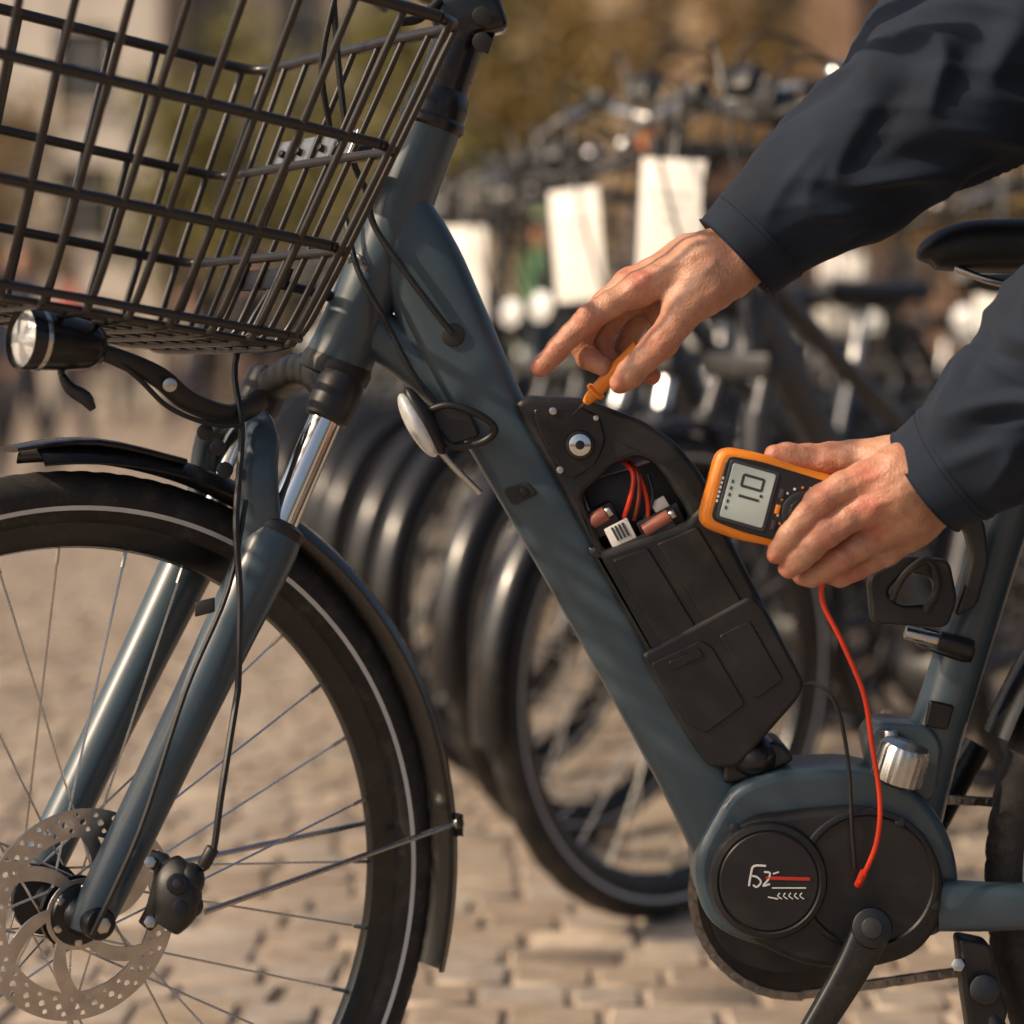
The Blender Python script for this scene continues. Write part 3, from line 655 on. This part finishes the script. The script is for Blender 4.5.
def sleeve(name,path,rad,seed,cuff=.028):
    pts=catmull([V(p) for p in path],44); rr=[x.x for x in catmull([V((r,0,0)) for r in rad],44)]
    seg=120; n=len(pts); vs=[];fs=[]
    T0=(pts[1]-pts[0]).normalized(); N0=V((0,1,0)); N0=(N0-N0.dot(T0)*T0).normalized(); s=0
    rows=[]
    for i in range(n):
        T=(pts[min(i+1,n-1)]-pts[max(i-1,0)]).normalized(); N0=(N0-N0.dot(T)*T).normalized(); B=T.cross(N0)
        if i: s+=(pts[i]-pts[i-1]).length
        row=[]
        for k in range(seg):
            a=2*math.pi*k/seg; ca,sa=math.cos(a),math.sin(a)
            m=min(1,max(0,(s-.012)/.07))
            q=V((s*14+seed+ca*1.0+1.0*noise.noise(V((s*4,ca*1.2,sa*1.2+seed))),ca*.8+seed,sa*.8))
            g=noise.noise(q); f1=1-math.sqrt(g*g+.003)*2.6
            g2=noise.noise(V((s*27+seed*2+sa*2.0,ca*1.2,sa*1.2))); f2=1-math.sqrt(g2*g2+.005)*2.4
            f3=noise.noise(V((s*8,ca*1.4+seed,sa*1.4)))
            d=m*(.0085*max(f1,-.3)+.0026*max(f2,-.3)+.009*f3)*(rr[i]/.06)
            if s<cuff: d+=.0016+.0006*math.sin(a*2)
            elif s<cuff+.004: d+=.0002
            d+=(1-m)*.0035*math.sin(2*a+seed)
            row.append(pts[i]+N0*ca*(rr[i]*.98+d)+B*sa*(rr[i]*1.0+d))
        rows.append(row)
    inner=[]
    for q,(dr,ds) in enumerate(((.0012,-.0022),(-.0022,-.0022),(-.0045,.001),(-.006,.03))):
        c=pts[0]+T0*ds; inner.append([c+(p-pts[0])*((rr[0]+dr)/rr[0]) for p in rows[0]])
    allr=[inner[3],inner[2],inner[1],inner[0]]+rows
    for r_ in allr: vs+=r_
    for i in range(len(allr)-1):
        for k in range(seg): fs.append((i*seg+k,i*seg+(k+1)%seg,(i+1)*seg+(k+1)%seg,(i+1)*seg+k))
    m=MB(); m.add(vs,fs,'jacket'); 
    for i in range(seg*2): m.m[i]=m.mi('cloth_in')
    j=[i for i in range(n) if (pts[i]-pts[0]).length<cuff-.004][-1]
    for k in range(0,seg):
        a=rows[j][k];b=rows[j][(k+1)%seg]; o=(a-pts[j]).normalized()*.0004
        m.tube([a+o,a.lerp(b,.6)+o],.00035,'jacket',4,cap=False)
    return m.build(name,per,80)
sleeve('jacket_sleeve_right',[P(738,257,-.070),P(790,208,-.072),P(868,148,-.078),P(962,74,-.09),P(1080,-5,-.11),P(1210,-90,-.16)],[.0425,.050,.062,.080,.092,.095],3.1)
sleeve('jacket_sleeve_left',[P(928,480,-.142),P(985,440,-.160),P(1060,368,-.19),P(1160,250,-.27),P(1260,80,-.36),P(1310,-40,-.42)],[.0480,.056,.064,.075,.085,.09],7.7)
sR=P(1215,-95,-.16); sL=P(1312,-45,-.42); ms=(sR+sL)/2; pel=V((1.02,-.34,.92))
tor=[[(ms+V((0,.08,0)),.12),((ms+pel)/2+V((0,.06,.02)),.13),(pel+V((0,.08,0)),.13)],[(ms+V((0,-.08,0)),.12),((ms+pel)/2+V((0,-.06,.02)),.13),(pel+V((0,-.08,0)),.13)],[(sR,.09),(ms,.12),(sL,.09)],[(ms,.08),(ms+V((-.04,0,.12)),.065)]]
legs=[[(pel+V((0,s*.09,-.02)),.11),(V((.90,-.34+s*.13,.50)),.075),(V((1.05,-.34+s*.14,.10)),.05)] for s in (-1,1)]
organic('jacket_and_trousers',tor,legs,.012,['jacket','denim'],lambda c,n:1 if c.z<.86 else 0,per,.06,.03,.06)
hd=ms+V((-.12,0,.24))
organic('head',[[(ms+V((-.03,0,.10)),.055),(ms+V((-.08,0,.18)),.055)],[(hd+V((.02,0,.04)),.085),(hd+V((-.01,0,-.01)),.078),(hd+V((-.045,0,-.06)),.05)]],[[(hd+V((-.085,0,-.0)),.010),(hd+V((-.105,0,-.03)),.014)],[(hd+V((.0,.078,-.01)),.012),(hd+V((.0,.085,.02)),.012)],[(hd+V((.0,-.078,-.01)),.012),(hd+V((.0,-.085,.02)),.012)],[(hd+V((-.082,.02,-.055)),.008),(hd+V((-.082,-.02,-.055)),.008)]],.005,['skin','hair','ink'],lambda c,n:1 if ((c-hd).z>.045 or ((c-hd).x>.02 and (c-hd).z>-.03)) else (2 if abs(abs((c-hd).y)-.032)<.009 and abs((c-hd).z-.01)<.005 and (c-hd).x<-.06 else 0),per,.02,.01,.012)
mb=MB()
for s in (-1,1): mb.tube([V((1.13,-.34+s*.14,.05)),V((1.05,-.34+s*.14,.07)),V((.95,-.34+s*.14,.045)),V((.86,-.34+s*.14,.035))],[(.035,.04),(.042,.07),(.05,.045),(.035,.03)],'black',18,4)
mb.build('shoes',per)
# ================================================================== PARKED BICYCLES
def parked(framemat,basket=False,seed=0,bar='black',stan='grey'):
    rs=random.Random(seed); mb=MB(); Y=V((0,-1,0)); Rr=.355; hz=rs.uniform(.07,.14)
    wheel(mb,(0,0,Rr),Y,Rr,96,28,.025,sp_r=.0013); wheel(mb,(1.08,0,Rr),Y,Rr,96,28,.025,sp_r=.0013)
    fender(mb,(0,0,Rr),Y,.375,math.radians(-10),math.radians(110)); fender(mb,(1.08,0,Rr),Y,.375,math.radians(20),math.radians(205))
    for s in (-1,1):
        mb.tube([(0,s*.055,Rr),(.10,s*.055,.60),(.13,s*.05,.74)],[.013,.019,.021],framemat,12,3)
        mb.tube([(.125,s*.05,.72),(.155,s*.045,.80)],.0145,stan,12)
        mb.tube([(.66,s*.03,.30),(1.08,s*.06,Rr)],[.013,.010],framemat,10); mb.tube([(.80,s*.02,.74),(1.08,s*.06,Rr)],.009,framemat,10)
    mb.box((.155,0,.81),V((.022,0,0)),V((0,.065,0)),V((0,0,.02)),'black',.006)
    mb.tube([(.155,0,.80),(.20,0,.98)],.024,framemat,16); mb.tube([(.20,0,.97),(.235,0,1.11+hz)],.017,'black',14)
    mb.tube([(.18,0,.90),(.40,0,.62),(.65,0,.32)],[(.022,.03),(.024,.032),(.026,.036)],framemat,16,4,p=3)
    mb.tube([(.19,0,.95),(.50,0,.74),(.755,0,.60)],.017,framemat,14,3)
    mb.tube([(.65,0,.30),(.81,0,.78)],.019,framemat,16); mb.tube([(.81,0,.78),(.85,0,.92)],.0135,'steel',14)
    mb.tube([(.70,0,.965),(.76,0,.955),(.88,0,.955),(.98,0,.965)],[(.02,.014),(.035,.022),(.07,.028),(.085,.022)],'black',18,4,p=2.4)
    H=lambda x,y,z:(x,y,z+hz)
    mb.tube([H(.33,-.31,1.15),H(.27,-.22,1.16),H(.21,-.10,1.13),H(.20,0,1.11),H(.21,.10,1.13),H(.27,.22,1.16),H(.33,.31,1.15)],.0125,bar,12,4)
    mb.box(H(.215,0,1.13),V((.03,0,0)),V((0,.022,0)),V((0,0,.022)),'black',.006)
    mb.box(H(.20,.055,1.17),V((.012,0,.02)),V((0,.03,0)),V((-.012,0,.008)),'black',.004)
    for s in (-1,1):
        mb.tube([H(.28,s*.235,1.16),H(.35,s*.34,1.145)],.018,'black',12)
        mb.tube([H(.245,s*.19,1.15),H(.19,s*.24,1.12),H(.24,s*.33,1.10)],.007,'steel' if s>0 else 'darkmetal',8,3)
        mb.box(H(.24,s*.185,1.155),V((.020,0,0)),V((0,.018,0)),V((0,0,.022)),'black',.005)
        mb.tube([H(.22,s*.18,1.15),H(.08,s*.14,1.17),(.05,s*.06,1.05),(.12,s*.03,.85)],.0032,'black',6,6)
        mb.tube([H(.23,s*.16,1.15),H(.12,s*.04,1.22),(.10,-s*.04,1.05),(.20,-s*.03,.90)],.0032,'black',6,6)
    mb.ball(H(.22,-.12,1.17),(V((.022,0,0)),V((0,.022,0)),V((0,0,.018))),'chrome',14,8)
    mb.lathe((.09,0,.93),V((-1,0,.05)),[(.0001,-.05),(.02,-.045),(.032,-.01),(.034,.0),(.030,.002)],'black',24); mb.lathe((.09,0,.93),V((-1,0,.05)),[(.030,.002),(.0001,.006)],'lens',24)
    mb.tube([(.14,0,.93),(.19,0,.94)],.008,'black',8)
    mb.lathe((.655,0,.30),Y,[(.0001,.05),(.05,.05),(.06,.045),(.065,.03),(.065,-.03),(.06,-.045),(.0001,-.05)],'black',32)
    mb.lathe((.655,0,.30),Y,[(.08,-.056),(.095,-.056),(.095,-.053),(.08,-.053)],'darkmetal',44,True)
    mb.tube([(.655,-.07,.30),(.58,-.09,.16)],[(.008,.014)]*2,'black',10); mb.tube([(.655,.07,.30),(.73,.09,.44)],[(.008,.014)]*2,'black',10)
    mb.box((.58,-.14,.155),V((.045,0,0)),V((0,.045,0)),V((0,0,.011)),'black',.004); mb.box((.73,.14,.445),V((.045,0,0)),V((0,.045,0)),V((0,0,.011)),'black',.004)
    mb.tube([(.66,.055,.395),(1.08,.055,.39)],.004,'darkmetal',6); mb.tube([(.66,.055,.205),(1.08,.055,.32)],.004,'darkmetal',6)
    for s in (-1,1): mb.tube([(.88,s*.05,.76),(1.3,s*.06,.76),(1.32,s*.02,.76)],.006,'black',8,3); mb.tube([(1.15,s*.06,.76),(1.08,s*.07,Rr)],.005,'black',8)
    for x in (.95,1.05,1.15,1.25): mb.tube([(x,-.055,.76),(x,.055,.76)],.004,'black',6)
    if basket:
        for z,k in ((.90,.8),(.97,.87),(1.04,.94),(1.13,1)):
            mb.tube([(-.02-.14*k,-.17*k,z),(-.02-.14*k,.17*k,z),(.0+.12*k,.17*k,z),(.0+.12*k,-.17*k,z),(-.02-.14*k,-.17*k,z)],.004,'wire',6)
        for i in range(7):
            y=-.15+.05*i; mb.tube([(-.16,y,1.13),(-.13,y*.8,.90),(.096,y*.8,.90),(.12,y,1.13)],.003,'wire',5)
        for i in range(5):
            x=-.12+.055*i; mb.tube([(x,-.17,1.13),(x,-.136,.90),(x,.136,.90),(x,.17,1.13)],.003,'wire',5)
    ob=mb.build('parked_bicycle'); me=ob.data; bpy.data.objects.remove(ob); return me
protos=[parked('grey',False,1),parked('navy',False,2,'steel','chrome'),parked('black',True,3),parked('slate',False,5)]
mb=MB(); mb.box((0,0,-.10),V((.054,0,0)),V((0,.0008,0)),V((0,0,.094)),'paper',.0006); mb.tube([(0,0,-.01),(.0,.004,.10)],.001,'white',5)
for k in range(3): mb.box((-.005,-.0015,-.06-.02*k),V((.034-.010*(k%3),0,0)),V((0,.0003,0)),V((0,0,.0022)),'faint',0)
t=mb.build('price_tag'); tagme=t.data; bpy.data.objects.remove(t)
def place(x,y,yaw,tag=None,pr=0,rock=0,ts=1):
    o=bpy.data.objects.new('parked_bicycle',protos[pr]); sc.collection.objects.link(o); o.location=(x,y,0); o.rotation_euler=(math.radians(rock),0,math.radians(yaw))
    if tag is not None:
        tg=bpy.data.objects.new('price_tag',tagme); sc.collection.objects.link(tg); tg.parent=o; tg.scale=(ts,ts,ts)
        tg.location=(.10,tag,1.13); tg.rotation_euler=(math.radians(3),math.radians(random.uniform(-9,9)),math.radians(-yaw-random.uniform(22,42)))
tags={0:.10,1:.13,3:.16,5:.14,9:.0}
for i in range(13):
    place(.225-.10*i+random.uniform(-.015,.015),1.39+.55*i+random.uniform(-.03,.03),45+random.uniform(-5,5),tags.get(i),(0,1,0,3,0,1,2,3,0)[i%9],random.uniform(-2,2),1+.06*i)
for j in range(10):
    place(1.22-.10*j+random.uniform(-.03,.03),2.45+.55*j+random.uniform(-.05,.05),45+random.uniform(-7,7),{1:.12,3:.10,6:.1}.get(j),(1,0,3,2,0,1)[j%6],random.uniform(-2,2),1.25)
for j in range(7):
    place(2.25-.12*j,3.6+.6*j,48+random.uniform(-7,7),None,(0,2,1)[j%3],random.uniform(-2,2))
# ================================================================== GROUND
def ground_mat():
    m=bpy.data.materials.new('cobble_far'); m.use_nodes=True; nt=m.node_tree;N=nt.nodes;L=nt.links;b=N['Principled BSDF']
    tc=N.new('ShaderNodeTexCoord'); br=N.new('ShaderNodeTexBrick'); br.inputs['Scale'].default_value=1
    br.inputs['Brick Width'].default_value=.15; br.inputs['Row Height'].default_value=.105; br.inputs['Mortar Size'].default_value=.008
    br.inputs['Color1'].default_value=(.40,.325,.255,1); br.inputs['Color2'].default_value=(.31,.25,.195,1); br.inputs['Mortar'].default_value=(.13,.105,.08,1)
    n=N.new('ShaderNodeTexNoise'); n.inputs['Scale'].default_value=.6; n.inputs['Detail'].default_value=8
    L.new(tc.outputs['Object'],br.inputs['Vector']); L.new(tc.outputs['Object'],n.inputs['Vector'])
    r=N.new('ShaderNodeValToRGB'); r.color_ramp.elements[0].position=.3;r.color_ramp.elements[1].position=.7; r.color_ramp.elements[0].color=(.78,.76,.73,1);r.color_ramp.elements[1].color=(1.15,1.12,1.1,1)
    mx=N.new('ShaderNodeMix'); mx.data_type='RGBA'; mx.blend_type='MULTIPLY'; mx.inputs[0].default_value=1
    L.new(n.outputs['Fac'],r.inputs['Fac']); L.new(br.outputs['Color'],mx.inputs[6]); L.new(r.outputs['Color'],mx.inputs[7]); L.new(mx.outputs[2],b.inputs['Base Color']); b.inputs['Roughness'].default_value=.8
    return m
def stone_mat():
    m=bpy.data.materials.new('cobble_stone'); m.use_nodes=True; nt=m.node_tree;N=nt.nodes;L=nt.links;b=N['Principled BSDF']
    g=N.new('ShaderNodeNewGeometry'); r=N.new('ShaderNodeValToRGB'); e=r.color_ramp.elements
    e[0].color=(.27,.215,.165,1); e[1].color=(.43,.355,.275,1); e.new(.35).color=(.35,.28,.21,1); e.new(.7).color=(.34,.295,.25,1)
    L.new(g.outputs['Random Per Island'],r.inputs['Fac'])
    tc=N.new('ShaderNodeTexCoord'); n=N.new('ShaderNodeTexNoise'); n.inputs['Scale'].default_value=22; n.inputs['Detail'].default_value=10; n.inputs['Roughness'].default_value=.7
    L.new(tc.outputs['Object'],n.inputs['Vector'])
    r2=N.new('ShaderNodeValToRGB'); r2.color_ramp.elements[0].position=.3;r2.color_ramp.elements[1].position=.7; r2.color_ramp.elements[0].color=(.66,.64,.61,1);r2.color_ramp.elements[1].color=(1.14,1.12,1.1,1)
    mx=N.new('ShaderNodeMix'); mx.data_type='RGBA'; mx.blend_type='MULTIPLY'; mx.inputs[0].default_value=1
    L.new(n.outputs['Fac'],r2.inputs['Fac']); L.new(r.outputs['Color'],mx.inputs[6]); L.new(r2.outputs['Color'],mx.inputs[7]); L.new(mx.outputs[2],b.inputs['Base Color'])
    b.inputs['Roughness'].default_value=.72
    n2=N.new('ShaderNodeTexNoise'); n2.inputs['Scale'].default_value=90; n2.inputs['Detail'].default_value=6; L.new(tc.outputs['Object'],n2.inputs['Vector'])
    bp=N.new('ShaderNodeBump'); bp.inputs['Strength'].default_value=.5; bp.inputs['Distance'].default_value=.003; L.new(n2.outputs['Fac'],bp.inputs['Height']); L.new(bp.outputs['Normal'],b.inputs['Normal'])
    return m
me=bpy.data.meshes.new('ground'); me.from_pydata([(-200,-30,-.008),(200,-30,-.008),(200,400,-.008),(-200,400,-.008)],[],[(0,1,2,3)]); me.materials.append(ground_mat())
gd=bpy.data.objects.new('ground',me); sc.collection.objects.link(gd)
vs=[];fs=[]; g4=np.array([-.5,-.45,.45,.5]); y=-1.6
while y<9:
    rh=.100*random.uniform(.95,1.05); x=-3.4+random.uniform(0,.12)
    while x<4.2:
        w=random.choice((.10,.12,.14,.155))*random.uniform(.92,1.08)
        cx,cy=x+w/2,y+rh/2; sx,sy=w-.008,rh-.008; rot=random.uniform(-.035,.035); hz=random.uniform(-.0025,.0); tx,ty=random.uniform(-.018,.018),random.uniform(-.018,.018)
        o=len(vs)
        for j in range(4):
            for i in range(4):
                lx,ly=g4[i]*sx,g4[j]*sy; edge=(i in(0,3))+(j in(0,3))
                if edge==2: lx*=.92; ly*=.92
                if edge==0: lx*=1.0+random.uniform(-.04,.02); ly*=1.0+random.uniform(-.04,.02)
                vs.append((cx+lx-ly*rot,cy+ly+lx*rot,(hz+lx*tx+ly*ty+random.uniform(-.0006,.0006)) if edge==0 else -.012))
        for j in range(3):
            for i in range(3): fs.append((o+j*4+i,o+j*4+i+1,o+j*4+i+5,o+j*4+i+4))
        x+=w
    y+=rh
me=bpy.data.meshes.new('cobblestone_pavement'); me.from_pydata(vs,[],fs); me.materials.append(stone_mat()); me.shade_smooth(); me.set_sharp_from_angle(angle=math.radians(50))
ob=bpy.data.objects.new('cobblestone_pavement',me); sc.collection.objects.link(ob); ob.rotation_euler=(0,0,math.radians(-2))
# ================================================================== BUILDINGS
glass=mat('window_glass',(.04,.05,.06),.15,0,.3,.5)
def building(name,x0,x1,y,h,col,cols,floors,dep=12):
    m=mat(name+'_wall',col,.85,0,.12,.8,.3,8); tr=mat(name+'_trim',tuple(min(1,c*1.25) for c in col),.8,0,.1,2); rf=mat(name+'_roof',(.10,.06,.045),.8,0,.2,2)
    e=empty(name,(0,0,0)); w=(x1-x0)/cols; fh=h/floors
    mb=MB()
    mb.box(((x0+x1)/2,y+dep/2+.35,h/2),V(((x1-x0)/2-.02,0,0)),V((0,dep/2,0)),V((0,0,h/2-.02)),m,0)
    for i in range(cols+1): mb.box((x0+i*w,y+.17,h/2),V((w*.27 if 0<i<cols else w*.2,0,0)),V((0,.17,0)),V((0,0,h/2)),m,0)
    for j in range(floors+1): mb.box(((x0+x1)/2,y+.19,j*fh if j else .3),V(((x1-x0)/2,0,0)),V((0,.16,0)),V((0,0,fh*.22 if j else .3)),m,0)
    mb.build('walls',e)
    mb=MB()
    for i in range(cols):
        for j in range(floors):
            cx=x0+(i+.5)*w; z0=j*fh+fh*.22 if j else .6; z1=(j+1)*fh-fh*.22
            mb.box((cx,y+.33,(z0+z1)/2),V((w*.24,0,0)),V((0,.012,0)),V((0,0,(z1-z0)/2)),glass,0)
            mb.box((cx,y+.30,(z0+z1)/2),V((.03,0,0)),V((0,.02,0)),V((0,0,(z1-z0)/2)),tr,0)
            mb.box((cx,y+.30,z0+(z1-z0)*.66),V((w*.23,0,0)),V((0,.018,0)),V((0,0,.03)),tr,0)
            mb.box((cx,y-.03,z0-.05),V((w*.28,0,0)),V((0,.09,0)),V((0,0,.05)),tr,0)
    mb.build('windows',e)
    mb=MB(); mb.box(((x0+x1)/2,y,h+.15),V(((x1-x0)/2+.3,0,0)),V((0,.4,0)),V((0,0,.2)),tr,0)
    mb.add([(x0-.3,y-.4,h+.36),(x1+.3,y-.4,h+.36),(x1+.3,y+dep+.5,h+.36),(x0-.3,y+dep+.5,h+.36),(x0,y+dep/2,h+4),(x1,y+dep/2,h+4)],[(0,1,5,4),(2,3,4,5),(1,2,5),(3,0,4)],rf)
    mb.build('roof',e)
building('plaster_townhouse',-21,-7.5,44,11,(.64,.58,.50),6,4)
building('sandstone_townhouse',-7.2,4,46,13,(.58,.47,.34),6,4)
building('brick_townhouse',4.3,14,43,12,(.34,.21,.14),5,4)
building('grey_townhouse',14.3,30,47,13,(.40,.38,.36),7,4)
# ================================================================== TREES
leafA=mat('foliage_olive',(.17,.15,.032),.6,0,.5,1.5); leafB=mat('foliage_autumn',(.24,.15,.03),.6,0,.4,1.5); bark=mat('bark',(.08,.06,.045),.9,0,.3,6,.6,30)
def tree(x,y,h,lf,seed):
    rs=random.Random(seed); e=empty('tree',(x,y,0)); mb=MB(); ends=[]
    mb.tube([(0,0,0),(.05,0,h*.2),(-.05,.05,h*.4),(0,0,h*.75)],[.22,.17,.13,.05],bark,12,3)
    for i in range(11):
        a=i*2.4; z=h*(.26+.045*i); l=h*rs.uniform(.22,.34)*(1-.03*i); q=V((math.cos(a)*l,math.sin(a)*l,z+l*.45))
        mb.tube([(0,0,z),(q.x*.5,q.y*.5,z+l*.3),q],[.07,.045,.015],bark,7,3); ends+= [q,q*.7+V((0,0,z*.3))]
    mb.build('trunk_and_limbs',e)
    ends.append(V((0,0,h*.9))); vs=[];fs=[]
    for q in ends:
        rad=h*rs.uniform(.09,.15)
        for k in range(300):
            d=V((rs.gauss(0,1),rs.gauss(0,1),rs.gauss(0,.8))); d=d.normalized()*rad*rs.random()**.45
            c=q+d; s=rs.uniform(.05,.10); u=V((rs.gauss(0,1),rs.gauss(0,1),rs.gauss(0,1))).normalized(); w=u.orthogonal().normalized()
            o=len(vs); vs+=[c-u*s,c+w*s*.6,c+u*s,c-w*s*.6]; fs.append((o,o+1,o+2,o+3))
    mb=MB(); mb.add(vs,fs,lf); mb.build('foliage',e)
tree(-.9,31,7.5,leafA,1); tree(1.9,30,8,leafB,2); tree(6.5,27,7,leafB,4); tree(-10.2,38,7,leafB,5); tree(-4.6,36,7,leafA,8); tree(10,34,8,leafA,6)
# ================================================================== PEDESTRIANS
def pedestrian(x,y,yaw,top,bot,hairc=(.03,.02,.012),cap=None,h=1.74,seed=0):
    rs=random.Random(seed); k=h/1.74
    mt=mat('coat',top,.8,0,.15,6); mbm=mat('trousers',bot,.8,0,.15,6); mh=mat('hair_or_cap',cap or hairc,.7,0,.2,20)
    st=rs.uniform(.12,.2)
    L=lambda *p: V(p)*k
    core=[[(L(0,.09,1.38),.085),(L(0,.08,1.15),.10),(L(0,.08,.95),.115)],[(L(0,-.09,1.38),.085),(L(0,-.08,1.15),.10),(L(0,-.08,.95),.115)],[(L(0,-.17,1.41),.06),(L(0,.17,1.41),.06)],[(L(0,0,1.42),.06),(L(-.01,0,1.54),.05)],[(L(.01,0,1.66),.082),(L(-.02,0,1.60),.068),(L(-.03,0,1.57),.05)],[(L(-.10,0,1.61),.012),(L(-.09,0,1.63),.010)]]
    limbs=[]
    for s in (-1,1):
        limbs.append([(L(0,s*.09,.92),.095),(L(-s*st*.5,s*.09,.50),.062),(L(-s*st+ .05*(s<0),s*.09,.09),.042),(L(-s*st-.13,s*.10,.045),.035)])
        limbs.append([(L(0,s*.20,1.40),.055),(L(s*.06,s*.25,1.12),.045),(L(s*.02-.10,s*.24,.88),.036),(L(s*.02-.13,s*.24,.80),.032)])
    def mf(c,n):
        z=c.z/k
        if z>1.67 or (z>1.57 and c.x>.02): return 2
        if z>1.50: return 0
        if z<.86 and abs(c.y)>.19*k and z>.70: return 0
        return 1 if z>.88 else (3 if z>.09 else 4)
    o=organic('pedestrian',core,limbs,.02,['skin',mt,mh,mbm,'black'],mf,None,.06,.02,.04)
    o.location=(x,y,0); o.rotation_euler=(0,0,math.radians(yaw))
def gx(px,d): return (px-512)/2300*d
for px,d,yaw,top,bot,cap in ((25,17,20,(.03,.035,.05),(.02,.02,.03),None),(70,20,200,(.35,.05,.03),(.03,.03,.04),None),(-20,16,90,(.05,.06,.09),(.04,.035,.03),None),(190,27,10,(.3,.28,.25),(.03,.03,.05),None),(250,20,160,(.04,.04,.045),(.06,.05,.04),None),(130,31,70,(.15,.12,.09),(.03,.03,.03),None),(712,10.5,240,(.015,.015,.018),(.02,.02,.02),None),(780,11.5,200,(.03,.03,.04),(.02,.02,.02),None),(548,13.0,30,(.04,.12,.05),(.03,.03,.03),(.03,.20,.08)),(655,10.4,200,(.05,.04,.04),(.03,.03,.04),(.65,.16,.03)),(335,24,0,(.06,.05,.05),(.02,.02,.02),None),(410,22,0,(.25,.2,.16),(.02,.02,.02),None)):
    pedestrian(gx(px,d),d-2,yaw,top,bot,cap=cap,seed=int(px+50),h=1.74 if d>11 else 1.86)
# ================================================================== LIGHT / WORLD / CAMERA
sd=V((-.70,-.23,.54)).normalized(); el=math.asin(sd.z); az=math.atan2(sd.x,sd.y)
w=bpy.data.worlds.new('World'); sc.world=w; w.use_nodes=True; nt=w.node_tree
sky=nt.nodes.new('ShaderNodeTexSky'); sky.sky_type='NISHITA'; sky.sun_disc=False; sky.sun_elevation=el; sky.sun_rotation=az; sky.dust_density=5; sky.air_density=.9; sky.ozone_density=.5
nt.links.new(sky.outputs[0],nt.nodes['Background'].inputs[0]); nt.nodes['Background'].inputs[1].default_value=.12
sl=bpy.data.lights.new('sun','SUN'); sl.energy=4.5; sl.angle=math.radians(1.2); sl.color=(1,.79,.57)
so=bpy.data.objects.new('sun',sl); sc.collection.objects.link(so); so.rotation_euler=sd.to_track_quat('Z','Y').to_euler()
cam=bpy.data.cameras.new('camera'); co=bpy.data.objects.new('camera',cam); sc.collection.objects.link(co)
co.location=(0,-2,CH); co.rotation_euler=(math.radians(90),0,0)
cam.sensor_width=36; cam.lens=2300/1024*36; cam.shift_y=-(512-HZ)/1024; cam.clip_end=1000; cam.clip_start=.05
cam.dof.use_dof=True; cam.dof.focus_distance=1.92; cam.dof.aperture_fstop=3.2
sc.camera=co
sc.view_settings.view_transform='Standard'; sc.view_settings.look='None'; sc.view_settings.exposure=0
